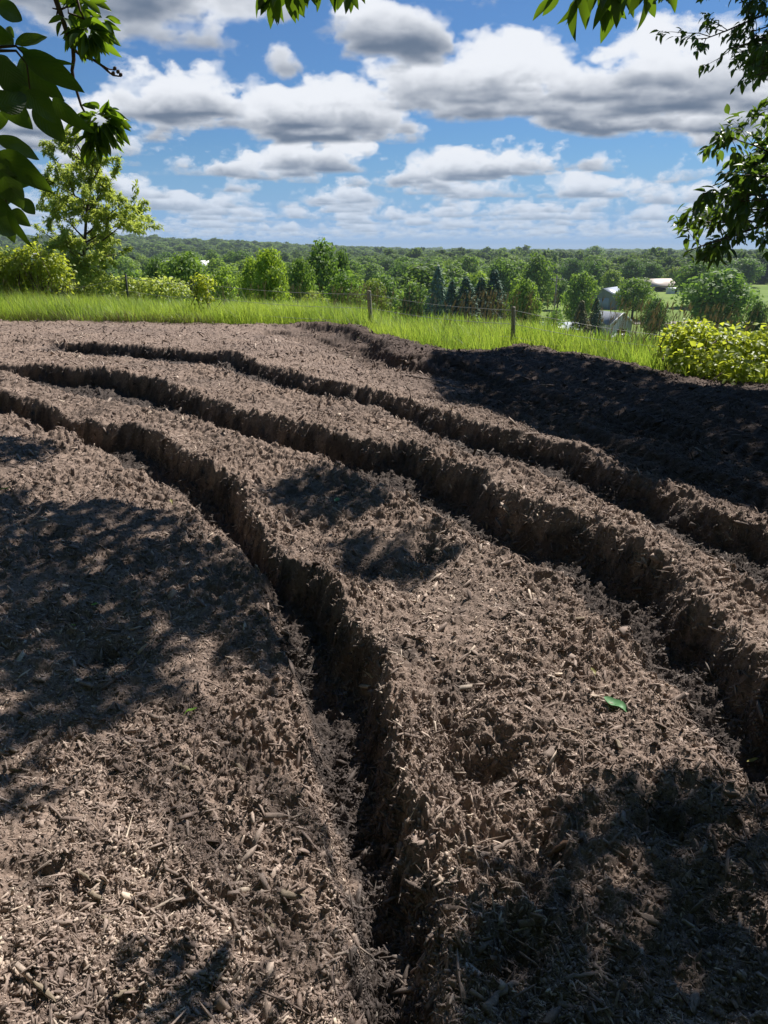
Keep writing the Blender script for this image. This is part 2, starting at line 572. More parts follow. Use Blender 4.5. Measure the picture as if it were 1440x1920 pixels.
# border between mulch and grass (a little beyond the berm crest)
BORD = BERM[:, :2].copy()
BORD[:, 1] += 0.55
BORD = BORD[np.argsort(BORD[:, 0])]
BORD = np.concatenate([[[-60, BORD[0, 1] + 4]], [[-16, BORD[0, 1] + 1.0]], BORD, [[14, 5.0]], [[40, -8]]])
def border_y(x):
    return np.interp(x, BORD[:, 0], BORD[:, 1])

GX0, GX1, GY0, GY1, GS = -16.0, 13.0, -0.4, 22.0, 0.035
_gxs = np.arange(GX0, GX1, GS); _gys = np.arange(GY0, GY1, GS)
_X, _Y = np.meshgrid(_gxs, _gys)
_X = _X.astype(np.float32); _Y = _Y.astype(np.float32)
_num = np.zeros_like(_X); _den = np.zeros_like(_X)
for (cx, cy, cz) in CTRL:
    w = 1.0 / ((_X - cx) ** 2 + (_Y - cy) ** 2 + 0.03) ** 1.6
    _num += w * cz; _den += w
TOP = _num / _den
DAMP_SHADE = np.zeros_like(_X); EDGE = np.zeros_like(_X)  # first map: moist compost tone plus rut shade put into the colour
def carve(Lp, Rp, wl, wr, depth, ribs=0.014):
    dL, arc, sL = poly_dist(_X, _Y, Lp[:, :2].astype(np.float32))
    dR, _, sR = poly_dist(_X, _Y, Rp[:, :2].astype(np.float32))
    ins = in_poly(_X, _Y, np.concatenate([Lp[:, :2], Rp[::-1, :2]]))
    # the lines run from the far left towards the camera, so the rut lies on the left hand of L and the right hand of R
    eL, eR = 0.048, 0.040
    prof = np.minimum(smooth((dL * sL + eL) / wl), smooth((-dR * sR + eR) / wr))
    ends = smooth((np.minimum(_X - max(Lp[0, 0], Rp[0, 0]), 99) + 0.25) / 0.5)
    prof = np.clip(prof * ends, 0, 1)
    ins = prof > 0.02
    rib = ribs * np.sin(arc * 2 * np.pi / 0.075 + (dL * 14)) * smooth(prof * 3 - 2)
    # crumbled rim thrown up beside the rut
    rim = 0.035 * np.exp(-((dR - 0.07) / 0.10) ** 2) * (~ins) + 0.012 * np.exp(-((dL - 0.06) / 0.09) ** 2) * (~ins)
    global DAMP_SHADE, EDGE
    DAMP_SHADE = np.maximum(DAMP_SHADE, smooth(prof * 2.2 - .25))
    EDGE = np.maximum(EDGE, np.exp(-((prof - .12) / .30) ** 2) * (np.minimum(dL, dR) < .3))
    # slumped crumbs along the foot of the walls, uneven depth
    depth = depth * (1 + .22 * perlin(_X * .9, _Y * .9, 81) + .16 * perlin(_X * 2.6, _Y * 2.6, 82))
    return -depth * prof + rib + rim
MACRO = TOP.copy()
MACRO += carve(A_L, A_R, 0.095, 0.085, 0.175)
MACRO += carve(B_L, B_R, 0.15, 0.13, 0.185)
MACRO += carve(C_L, C_R, 0.13, 0.13, 0.15)
# tyre-rolled bands on the far right: shallow, ribbed
for P, wd, dp in ((TROUGH, 0.32, 0.05), (TRACK2, 0.30, 0.05)):
    d, arc, _ = poly_dist(_X, _Y, P[:, :2].astype(np.float32))
    m = smooth((wd - d) / 0.08)
    MACRO += m * (-dp + 0.026 * np.sin(arc * 2 * np.pi / 0.12 + np.abs(d) * 16))
# pits and heel dents
for px, py, r, dp in ((640, 940, 0.16, 0.07), (560, 935, 0.12, 0.05), (800, 1065, 0.10, 0.10), (690, 1080, 0.16, 0.05), (860, 1290, 0.12, 0.08), (870, 1425, 0.11, 0.12),
                      (840, 1350, 0.09, 0.08), (920, 1440, 0.08, 0.06), (1010, 1620, 0.07, 0.07), (760, 1240, 0.10, 0.05), (1180, 1170, 0.10, 0.05), (90, 1000, 0.12, 0.05),
                      (200, 1220, 0.08, 0.06), (60, 1620, 0.06, 0.05), (330, 1680, 0.06, 0.04), (180, 1880, 0.07, 0.05), (1250, 1560, 0.1, 0.05), (970, 1800, 0.08, 0.05), (1330, 1750, 0.08, 0.05)):
    g0 = ground(px, py, 0.06)
    DAMP_SHADE = np.maximum(DAMP_SHADE, .8 * np.exp(-(((_X - g0[0]) ** 2 + (_Y - g0[1]) ** 2) / (r * r * .7))))
    MACRO += -dp * np.exp(-(((_X - g0[0]) ** 2 + (_Y - g0[1]) ** 2) / (r * r)))
# beyond the border the mulch runs out under the grass
_s = _Y - border_y(_X)
MACRO -= 0.55 * smooth((_s - 0.05) / 0.9) + 0.3 * np.maximum(0, _s - 0.8)
# low scarp where the tyres cut into the far heap
SCARP = GP([(500, 614), (560, 613), (610, 618), (660, 630), (700, 650), (740, 670), (790, 682), (860, 694), (930, 706)], 0.15)
_d, _a, _sd = poly_dist(_X, _Y, SCARP[:, :2].astype(np.float32))
_sd = _d * _sd
_t = smooth(_a / 1.2) * smooth((_a.max() - _a) / 1.5)
MACRO += _t * (0.11 * smooth(_sd / 0.16 + .5) * np.exp(-(np.maximum(_sd, 0) / .55) ** 2) - 0.05 * np.exp(-((_sd + .25) / .25) ** 2))
del _s, _d, _a, _sd, _t
del _num, _den

def macro(x, y, G=None):
    A = MACRO if G is None else G
    fx = np.clip((x - GX0) / GS, 0, len(_gxs) - 1.001); fy = np.clip((y - GY0) / GS, 0, len(_gys) - 1.001)
    i = fx.astype(int); j = fy.astype(int); u = fx - i; v = fy - j
    return (A[j, i] * (1 - u) + A[j, i + 1] * u) * (1 - v) + (A[j + 1, i] * (1 - u) + A[j + 1, i + 1] * u) * v

def damp_shade(x, y):
    """moist compost plus painted-in shade in the cut ruts and dents; moist blotches elsewhere"""
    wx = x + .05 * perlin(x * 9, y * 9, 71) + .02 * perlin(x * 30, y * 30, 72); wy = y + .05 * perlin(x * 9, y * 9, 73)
    d = macro(wx, wy, DAMP_SHADE)
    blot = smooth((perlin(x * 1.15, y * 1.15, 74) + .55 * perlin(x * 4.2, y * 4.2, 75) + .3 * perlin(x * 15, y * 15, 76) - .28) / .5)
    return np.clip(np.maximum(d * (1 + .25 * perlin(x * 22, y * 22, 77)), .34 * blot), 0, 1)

_da, _db = ground(690, 650, .2), ground(1440, 985, .15)
_dn = np.array([-(_db[1] - _da[1]), _db[0] - _da[0]]); _dn = _dn / np.linalg.norm(_dn); _dn = _dn if _dn[1] > 0 else -_dn
def mulch_z(x, y, fine=True):
    wx = x + 0.035 * perlin(x * 4.1, y * 4.1, 1) + 0.018 * perlin(x * 13, y * 13, 2) + 0.005 * perlin(x * 34, y * 34, 13)
    wy = y + 0.035 * perlin(x * 4.1, y * 4.1, 3) + 0.018 * perlin(x * 13, y * 13, 4) + 0.005 * perlin(x * 34, y * 34, 14)
    z = macro(wx, wy)
    roll = smooth(((x - _da[0]) * _dn[0] + (y - _da[1]) * _dn[1] + 0.1) / 0.5) * smooth((border_y(x) - y - 0.7) / 0.8)
    z = z + (1 - .85 * roll) * (0.022 * perlin(x * 1.7, y * 1.7, 5) + 0.018 * perlin(x * 5.2, y * 5.2, 6))
    # fine parallel rows pressed by the tyres
    along = -(x - _da[0]) * _dn[1] + (y - _da[1]) * _dn[0]; across = (x - _da[0]) * _dn[0] + (y - _da[1]) * _dn[1]
    z = z + roll * (.012 * np.sin((across + .06 * np.sin(along * .9)) * 24) + .007 * np.sin(along * 60 + 3 * np.sin(across * 12)))
    if fine:
        rough = 0.55 + 0.75 * smooth(perlin(x * 1.3, y * 1.3, 12) + 0.5)
        rough = rough * (1 - 0.72 * roll) * (1 + .55 * macro(wx, wy, EDGE))
        n2 = perlin(x * 12, y * 12, 7)
        z = z + rough * (0.027 * (0.4 - np.abs(n2)) + 0.018 * perlin(x * 21, y * 21, 8) + 0.014 * (0.4 - np.abs(perlin(x * 42, y * 42, 9))))
        z = z + rough * (0.006 * perlin(x * 95, y * 95, 10) + 0.003 * perlin(x * 190, y * 190, 11))
    return z

def build_mulch():
    ys = [0.25]
    while ys[-1] < 21.0:
        y = ys[-1]
        d = math.hypot(y, CAM_H)
        ys.append(y + max(0.0025, 1.15 * d / 740.0 * (1.0 + 0.10 * max(0, y - 3))))
    ys = np.array(ys)
    nc = 1150
    u = np.linspace(-1, 1, nc)
    u = 0.72 * u + 0.28 * u ** 3
    X = u[None] * (0.66 * ys[:, None] + 1.45); Y = np.repeat(ys[:, None], nc, 1)
    Z = mulch_z(X, Y)
    V = np.stack([X, Y, Z], 2).reshape(-1, 3)
    r, c = len(ys), nc
    i = (np.arange(r - 1) * c)[:, None]; j = np.arange(c - 1)[None]
    F = np.stack([i + j, i + j + 1, i + c + j + 1, i + c + j], 2).reshape(-1, 4)
    print("mulch verts", len(V))
    m, nt = mat_base("mulch")
    pos = N_(nt, 'ShaderNodeTexCoord').outputs['Object']
    n1 = noise_(nt, 160, 3, 0.65, pos); n2 = noise_(nt, 1.3, 3, 0.5, pos); n3 = noise_(nt, 45, 2, 0.5, pos)
    c1 = ramp(nt, n1, [(0.3, (0.080, 0.057, 0.046)), (0.55, (0.235, 0.173, 0.141)), (0.75, (0.370, 0.287, 0.233))])
    c2 = mixc(nt, 0.55, c1, ramp(nt, n3, [(0.3, (0.124, 0.092, 0.073)), (0.7, (0.346, 0.263, 0.214))]))
    c3 = mixc(nt, 1.0, c2, ramp(nt, n2, [(0.3, (0.92, 0.9, 0.88)), (0.7, (1.25, 1.22, 1.18))]), 'MULTIPLY')
    c3 = mixc(nt, attr(nt, 'tint'), c3, mixc(nt, 1.0, c3, (0.30, 0.32, 0.35), 'MULTIPLY'))  # ruts and dents: moist tone with shade mixed into the colour
    # damp, darker compost on the rolled strip at the back right
    finish(nt, mixc(nt, damp_mask(nt, pos), c3, mixc(nt, 1.0, c3, (0.40, 0.375, 0.37), 'MULTIPLY')), 0.9, 0.25, bump=n1, bump_d=0.006, bump_s=0.8)
    me = mesh_np("mulch_ground", V, F, True, damp_shade(X, Y).ravel())
    o = link("mulch_ground", me, m)
    tag(o, kind='structure')
    return o

def damp_mask(nt, pos):
    """freshly turned dark compost: beyond a line running from the back middle to the right"""
    a = ground(670, 665, .2); b = ground(1440, 1010, .15)
    dx, dy = b[0] - a[0], b[1] - a[1]; L = math.hypot(dx, dy)
    nx, ny = -dy / L, dx / L
    if ny < 0:
        nx, ny = -nx, -ny
    dt = N_(nt, 'ShaderNodeVectorMath', operation='DOT_PRODUCT')
    nt.links.new(pos, dt.inputs[0]); dt.inputs[1].default_value = (nx, ny, 0)
    nn = noise_(nt, 1.1, 3, 0.6, pos)
    ad = N_(nt, 'ShaderNodeMath', operation='MULTIPLY_ADD')
    nt.links.new(nn, ad.inputs[0]); ad.inputs[1].default_value = 1.3
    nt.links.new(dt.outputs['Value'], ad.inputs[2])
    mr = N_(nt, 'ShaderNodeMapRange', interpolation_type='SMOOTHSTEP')
    nt.links.new(ad.outputs[0], mr.inputs['Value'])
    c0 = a[0] * nx + a[1] * ny + 0.65
    mr.inputs['From Min'].default_value = c0 - 0.6; mr.inputs['From Max'].default_value = c0 + 0.9
    return mr.outputs[0]

def chip_protos():
    """splinters, flat chips, bark crumbs and fibre shreds, all angular"""
    out = []
    for k in range(12):
        r = np.random.default_rng(50 + k)
        kind = k % 6                       # 0,1 splinter  2 flat chip  3 crumb  4 long shred  5 wedge
        n = 4 if kind != 3 else 5
        wy, wz = ((.20, .09), (.14, .11), (.42, .10), (.45, .36), (.07, .045), (.32, .16))[kind]
        ends = (r.uniform(.55, 1), r.uniform(.1, .9))
        rings = []
        for xx, w in ((-0.5, ends[0]), (r.uniform(-.1, .15), 1.0), (0.5, ends[1])):
            a = np.arange(n) * 2 * np.pi / n + np.pi / 4 + r.normal(0, .25, n)
            rings.append(np.stack([np.full(n, xx) + r.normal(0, .09, n), np.cos(a) * wy * w * r.uniform(.75, 1.25, n), np.sin(a) * wz * w * r.uniform(.7, 1.3, n) + (0.06 if kind == 4 else .02) * (xx != r.uniform()) * (abs(xx) < .3)], 1))
        V = np.concatenate(rings)
        i = np.arange(2)[:, None] * n; j = np.arange(n)[None]; jj = (j + 1) % n
        F = [np.stack([i + j, i + jj, i + n + jj, i + n + j], 2).reshape(-1, 4)]
        F += [np.arange(n)[::-1][None], (np.arange(n) + 2 * n)[None]]
        out.append((V, F, kind))
    return out

def surf(x, y, e=0.006):
    z = mulch_z(x, y)
    zx = (mulch_z(x + e, y, True) - z) / e; zy = (mulch_z(x, y + e, True) - z) / e
    zx = np.clip(zx, -2.2, 2.2); zy = np.clip(zy, -2.2, 2.2)
    n = np.stack([-zx, -zy, np.ones_like(zx)], 1)
    n /= np.linalg.norm(n, axis=1)[:, None]
    return z, n

def build_chips(total=CHIPS):
    # denser close by: distance drawn so that the count per visible area stays even
    u = rng.random(total)
    d = 0.75 * (21.0 / 0.75) ** (u ** 1.12)
    y = d
    x = rng.uniform(-1, 1, total) * (0.60 * y + 0.9)
    keep = y < border_y(x) + 0.5
    x, y = x[keep], y[keep]
    # clumps: some areas are finer
    dens = smooth(perlin(x * 2.3, y * 2.3, 21) * 0.9 + 0.62)
    keep = rng.random(len(x)) < 0.35 + 0.65 * dens
    x, y = x[keep], y[keep]
    z, nrm = surf(x, y)
    xe = np.repeat(x, 2) + rng.normal(0, .05, 2 * len(x)); ye = np.repeat(y, 2) + rng.normal(0, .05, 2 * len(x))
    e = .03
    z0 = mulch_z(xe, ye, False)
    sl = np.hypot(mulch_z(xe + e, ye, False) - z0, mulch_z(xe, ye + e, False) - z0) / e
    st = (sl > 0.9) & (rng.random(len(xe)) < .8) & (ye < border_y(xe))
    z2, n2 = surf(xe[st], ye[st])
    x = np.concatenate([x, xe[st]]); y = np.concatenate([y, ye[st]]); z = np.concatenate([z, z2]); nrm = np.concatenate([nrm, n2])
    n = len(x)
    dd = np.hypot(y, 1.6)
    size = np.exp(rng.normal(-5.03, 0.62, n))
    size = np.clip(size, 0.0035, 0.045) * np.clip(0.72 + 0.16 * dd, 1, 2.6)
    tilt = rng.normal(0, 0.5, (n, 3))
    zdir = nrm + tilt
    M = frames(zdir, rng.normal(size=(n, 3)))
    T = np.stack([x, y, z], 1) + nrm * (size * 0.09)[:, None]
    tint = np.clip(rng.normal(0.47, 0.20, n) + 0.28 * perlin(x * .9, y * .9, 23) + 0.2 * perlin(x * 7, y * 7, 24) + 0.25 * (rng.random(n) < 0.05), 0, 1)
    k = rng.choice(12, n, p=np.array([.10, .10, .07, .13, .06, .04] * 2))
    parts = []
    for q, (pv, pf, kd) in enumerate(chip_protos()):
        s = k == q
        sx = size[s] * (1.5, 1.7, .95, .62, 2.6, 1.0)[kd]; sx = np.minimum(sx, .014) if kd == 3 else sx; size_ = (np.minimum(size[s], .02) if kd == 3 else size[s]) * (1.15, 1.15, .95, .75, 1.6, 1.0)[kd]
        S = np.stack([sx, size_ * rng.uniform(.6, 1.2, s.sum()), size_ * rng.uniform(.6, 1.2, s.sum())], 1)
        V, F = scatter(pv, pf, M[s], T[s], S)
        parts.append((V, F, np.repeat(tint[s], len(pv))))
    V, F, tn = join_np(parts)
    me = mesh_np("wood_chips", V, F, False, tn)
    at = me.attributes.new("damp_shade", 'FLOAT', 'POINT'); at.data.foreach_set("value", damp_shade(V[:, 0], V[:, 1]).astype(np.float32))
    m, nt = mat_base("wood_chip")
    pos = N_(nt, 'ShaderNodeTexCoord').outputs['Object']
    t = attr(nt, 'tint')
    c = ramp(nt, t, [(0.0, (0.086, 0.063, 0.051)), (0.35, (0.229, 0.171, 0.141)), (0.65, (0.358, 0.275, 0.225)), (0.9, (0.519, 0.410, 0.328)), (1.0, (0.618, 0.502, 0.390))])
    n1 = noise_(nt, 220, 2, 0.6, pos)
    c = mixc(nt, 1.0, c, ramp(nt, n1, [(0.3, (0.78, 0.78, 0.78)), (0.7, (1.3, 1.3, 1.3))]), 'MULTIPLY')
    c = mixc(nt, attr(nt, 'damp_shade'), c, mixc(nt, 1.0, c, (0.30, 0.32, 0.35), 'MULTIPLY'))
    finish(nt, mixc(nt, damp_mask(nt, pos), c, mixc(nt, 1.0, c, (0.40, 0.375, 0.37), 'MULTIPLY')), 0.85, 0.25)
    o = link("wood_chips", me, m)
    tag(o, "coarse brown shredded wood chips covering the rutted mulch", "wood chips", kind='stuff')
    print("chips", n)
    return o

# ---------------------------------------------------------------- terrain: hilltop, slope, valley, far hills
VAL = -16.0
def terrain_z(x, y):
    r = np.hypot(x, y)
    b = border_y(x)
    s = (y - b) * 0.82
    slope = -0.02 - 0.03 * np.clip(s, 0, 3)
    t = np.clip(s - 1.0, 0, 200)
    drop = np.where(t < 8, 0.008 * t * t, 0.512 + 0.155 * (t - 8))
    z = slope - drop
    z = np.maximum(z, VAL) if np.isscalar(z) else z
    # soft landing on the valley floor
    k = 3.0
    z = VAL + k * np.log1p(np.exp(np.clip((z - VAL) / k, -30, 30)))
    z = z - (VAL + k * np.log1p(np.exp(-VAL / k)))* 0
    # keep the hilltop level
    top = k * np.log1p(np.exp(-VAL / k)) + VAL
    z = z - top * np.exp(-np.clip(s, 0, None) / 60)
    z = z + 0.25 * perlin(x * 0.05, y * 0.05, 31) * smooth((r - 20) / 40) + 1.5 * perlin(x * 0.004, y * 0.004, 32) * smooth((r - 450) / 600)
    az = np.arctan2(x, y)
    hill = 30 * smooth((0.14 - az) / 0.5) * smooth((r - 700) / 900) + 6 * smooth((r - 1500) / 1500)
    z = z + hill
    inside = smooth((0.15 - s) / 0.5) * smooth((22 - r) / 1.5) * smooth((y + 0.0) / 0.3) * smooth((0.66 * y + 1.2 - np.abs(x)) / 0.25)
    z = z - 0.75 * inside
    return z

def tz(x, y):
    return float(terrain_z(np.array([float(x)]), np.array([float(y)]))[0])

def build_terrain():
    rr = [0.3]
    while rr[-1] < 9000:
        rr.append(rr[-1] * 1.022 + 0.04)
    rr = np.array(rr); na = 420
    a = np.linspace(0, 2 * np.pi, na, endpoint=False)
    X = np.sin(a)[None] * rr[:, None]; Y = np.cos(a)[None] * rr[:, None]
    Z = terrain_z(X, Y)
    V = np.stack([X, Y, Z], 2).reshape(-1, 3)
    V = np.concatenate([V, [[0, 0, tz(0, 0)]]])
    i = (np.arange(len(rr) - 1) * na)[:, None]; j = np.arange(na)[None]; jj = (j + 1) % na
    F = [np.stack([i + j, i + na + j, i + na + jj, i + jj], 2).reshape(-1, 4),
         np.stack([np.full(na, len(V) - 1), j[0], jj[0]], 1)]
    m, nt = mat_base("grassland")
    pos = N_(nt, 'ShaderNodeTexCoord').outputs['Object']
    n1 = noise_(nt, 0.05, 4, 0.6, pos); n2 = noise_(nt, 1.2, 4, 0.6, pos)
    lawn = ramp(nt, n1, [(0.35, (0.13, 0.20, 0.035)), (0.6, (0.20, 0.27, 0.06))])
    rough = ramp(nt, n2, [(0.3, (0.06, 0.10, 0.02)), (0.65, (0.14, 0.17, 0.05))])
    sp = N_(nt, 'ShaderNodeSeparateXYZ'); nt.links.new(pos, sp.inputs[0])
    mr = N_(nt, 'ShaderNodeMapRange'); nt.links.new(sp.outputs[1], mr.inputs['Value'])
    mr.inputs['From Min'].default_value = 110; mr.inputs['From Max'].default_value = 150
    c = mixc(nt, mr.outputs[0], rough, lawn)
    finish(nt, c, 0.9, 0.1)
    o = link("terrain", mesh_np("terrain", V, F, True), m)
    tag(o, kind='structure')

# ---------------------------------------------------------------- generic crowns
QUAD = (np.array([[-.5, 0, 0], [0, -.28, .06], [.5, 0, 0], [0, .28, .06]]), np.array([[0, 1, 2, 3]]))
TRI = (np.array([[-.5, -.3, 0], [.5, -.2, .05], [0.05, .5, 0]]), np.array([[0, 1, 2]]))

def crown_np(n, size, blobs, r, quad=QUAD, up=0.25, fill=0.25):
    """n leaf sprays of about `size` spread through ellipsoid lobes (cx,cy,cz,rx,ry,rz)"""
    B = np.array(blobs, float)
    w = (B[:, 3] * B[:, 4] + B[:, 4] * B[:, 5] + B[:, 3] * B[:, 5]); w /= w.sum()
    k = r.choice(len(B), n, p=w)
    d = r.normal(size=(n, 3)); d /= np.linalg.norm(d, axis=1)[:, None]
    rad = 1 - np.abs(r.normal(0, 0.14, n)) * 1.2
    inner = r.random(n) < fill
    rad = np.where(inner, r.random(n) ** 0.5, rad)
    rad = rad * (1 + 0.16 * np.sin(d[:, 0] * 7 + k) * np.cos(d[:, 2] * 6 + 2 * k) + 0.06 * r.normal(size=n))
    P = B[k, :3] + d * rad[:, None] * B[k, 3:6]
    nrm = d + np.array([0, 0, up]) + r.normal(0, 0.45, (n, 3))
    M = frames(nrm, r.normal(size=(n, 3)) + d * 0.5)
    S = size * r.uniform(0.6, 1.35, n)
    V, F = scatter(quad[0], quad[1], M, P, S)
    t = np.clip(0.5 + 0.22 * r.normal(size=n) , 0, 1)
    t = np.clip(t + 0.15 * ((k * 37 % 7) / 6.0 - 0.5), 0, 1)
    return V, F, np.repeat(t, len(quad[0]))

def lobes(r, h, w, base=0.12, n=16, shape='round'):
    """lobe list for a crown of height h and width w whose foliage starts at base*h"""
    out = []
    z0 = base * h
    for i in range(n):
        f = (i + 0.5) / n
        if shape == 'round':
            prof = math.sin(math.pi * min(1, 0.12 + 0.86 * f)) ** 0.6
        elif shape == 'tall':
            prof = math.sin(math.pi * min(1, 0.18 + 0.8 * f)) ** 0.8
        elif shape == 'bush':
            prof = math.cos(f * math.pi / 2) ** 0.5
        else:
            prof = 1 - f * 0.9
        z = z0 + (h - z0) * (0.05 + 0.86 * f)
        a = i * 2.4 + r.uniform(-.5, .5)
        rr = w * 0.5 * prof * r.uniform(0.35, 0.72)
        s = w * 0.5 * r.uniform(0.34, 0.52) * (0.55 + 0.5 * prof)
        out.append((math.cos(a) * rr, math.sin(a) * rr, z, s, s, s * r.uniform(0.6, 0.85)))
    out.append((0, 0, z0 + (h - z0) * 0.5, w * 0.3, w * 0.3, (h - z0) * 0.38))
    return out

def limb_tree(r, h, w, rad, n=7, z0=0.1):
    parts = []
    pts = np.array([[0, 0, -0.4], [0, 0, h * 0.15], [0.02 * w, 0.01 * w, h * 0.45], [-0.01 * w, 0.02 * w, h * 0.8]])
    V, F = tube_np(pts, [rad * 1.25, rad, rad * 0.6, rad * 0.15], 7)
    parts.append((V, F, None))
    for i in range(n):
        a = i * 2.4 + r.uniform(-.4, .4); f = z0 + 0.12 + 0.5 * i / n
        L = w * 0.42 * r.uniform(.7, 1)
        p0 = np.array([0, 0, h * f]); p2 = p0 + np.array([math.cos(a) * L, math.sin(a) * L, h * 0.22])
        p1 = (p0 + p2) / 2 + np.array([0, 0, -0.04 * h])
        V, F = tube_np([p0, p1, p2], [rad * 0.5, rad * 0.32, rad * 0.08], 5)
        parts.append((V, F, None))
    return join_np(parts)

M_BARK = plain("bark", (0.10, 0.08, 0.06), 0.9, 0.2, 0.3, 14)
M_TREE = leaf_mat("far_foliage", (0.070, 0.125, 0.035), (0.19, 0.27, 0.070), (0.34, 0.50, 0.07), 0.40, 0.6, 0.25, True)
M_SPRUCE = leaf_mat("spruce_foliage", (0.045, 0.085, 0.055), (0.12, 0.185, 0.125), (0.05, 0.1, 0.05), 0.15, 0.7, 0.2, True)

CROWN_ME, TRUNK_ME = {}, {}
def proto(kind, var):
    """mesh pair (crown, trunk) of unit height 10 m, unit width 8 m"""
    key = (kind, var)
    if key in CROWN_ME:
        return key
    r = np.random.default_rng(hash(kind) % 1000 * 0 + sum(map(ord, kind)) * 10 + var)
    if kind == 'spruce':
        V, F = [], []
        parts = []
        nb = 26
        for i in range(nb):
            f = i / nb
            zz = 0.6 + 9.2 * f; rad = (4.0 * (1 - f) ** 0.85 + 0.12) * r.uniform(0.85, 1.08)
            m = int(70 * (1 - f) + 10)
            a = r.uniform(0, 2 * np.pi, m * 3)
            q = r.uniform(0.25, 1, m * 3) ** 0.6
            lob = 1 + 0.12 * np.sin(a * 7 + i)
            P = np.stack([np.cos(a) * rad * q * lob, np.sin(a) * rad * q * lob, zz - 0.55 * q * rad * 0.35 + r.normal(0, .12, m * 3)], 1)
            d = np.stack([np.cos(a), np.sin(a), np.full(m * 3, -0.35)], 1)
            nn = np.stack([np.cos(a) * .4, np.sin(a) * .4, np.ones(m * 3)], 1) + r.normal(0, .35, (m * 3, 3))
            M = frames(nn, d + r.normal(0, .3, (m * 3, 3)))
            v, fs = scatter(QUAD[0], QUAD[1], M, P, np.full(m * 3, 0.62) * r.uniform(.6, 1.3, m * 3))
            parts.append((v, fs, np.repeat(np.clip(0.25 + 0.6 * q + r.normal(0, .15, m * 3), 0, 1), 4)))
        V, F, T = join_np(parts)
        tv, tf = tube_np([[0, 0, -.5], [0, 0, 5], [0, 0, 9.7]], [.22, .15, .03], 6)
    else:
        n = {'round': 5200, 'tall': 4600, 'bush': 2600}[kind]
        lb = lobes(r, 10, 8, {'round': .2, 'tall': .14, 'bush': .02}[kind], {'round': 20, 'tall': 22, 'bush': 14}[kind], kind)
        V, F, T = crown_np(n, 0.52, lb, r)
        tv, tf, _ = limb_tree(r, 9, 8, 0.22)
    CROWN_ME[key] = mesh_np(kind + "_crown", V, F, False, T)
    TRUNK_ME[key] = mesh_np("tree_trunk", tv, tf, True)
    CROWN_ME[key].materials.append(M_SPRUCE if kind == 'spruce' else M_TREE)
    TRUNK_ME[key].materials.append(M_BARK)
    return key

NAMES = {'round': 'broadleaf_tree', 'tall': 'broadleaf_tree', 'bush': 'shrub', 'spruce': 'spruce_tree'}
CATS = {'round': 'tree', 'tall': 'tree', 'bush': 'shrub', 'spruce': 'spruce'}
def put_tree(kind, var, px, top_py, Y, wpx, tint, label, group=None, base=None):
    """tree at depth Y below photo column px, its top at row top_py, wpx photo pixels wide"""
    p = at_y(px, top_py, Y)
    x, y, ztop = p
    zb = tz(x, y) - 0.1 if base is None else base
    dep = Y * math.cos(PITCH) + (CAM_H - ztop) * math.sin(PITCH)
    h = ztop - zb; w = wpx / FPX * dep
    key = proto(kind, var)
    t = empty(NAMES[kind], (x, y, zb), rng.uniform(0, 6.28))
    t.scale = (w / 8, w / 8, h / 10)
    tag(t, label, CATS[kind], group)
    c = link("crown", CROWN_ME[key], None, t); c.color = (tint[0], tint[1], tint[2], 1)
    link("trunk", TRUNK_ME[key], None, t)
    return t

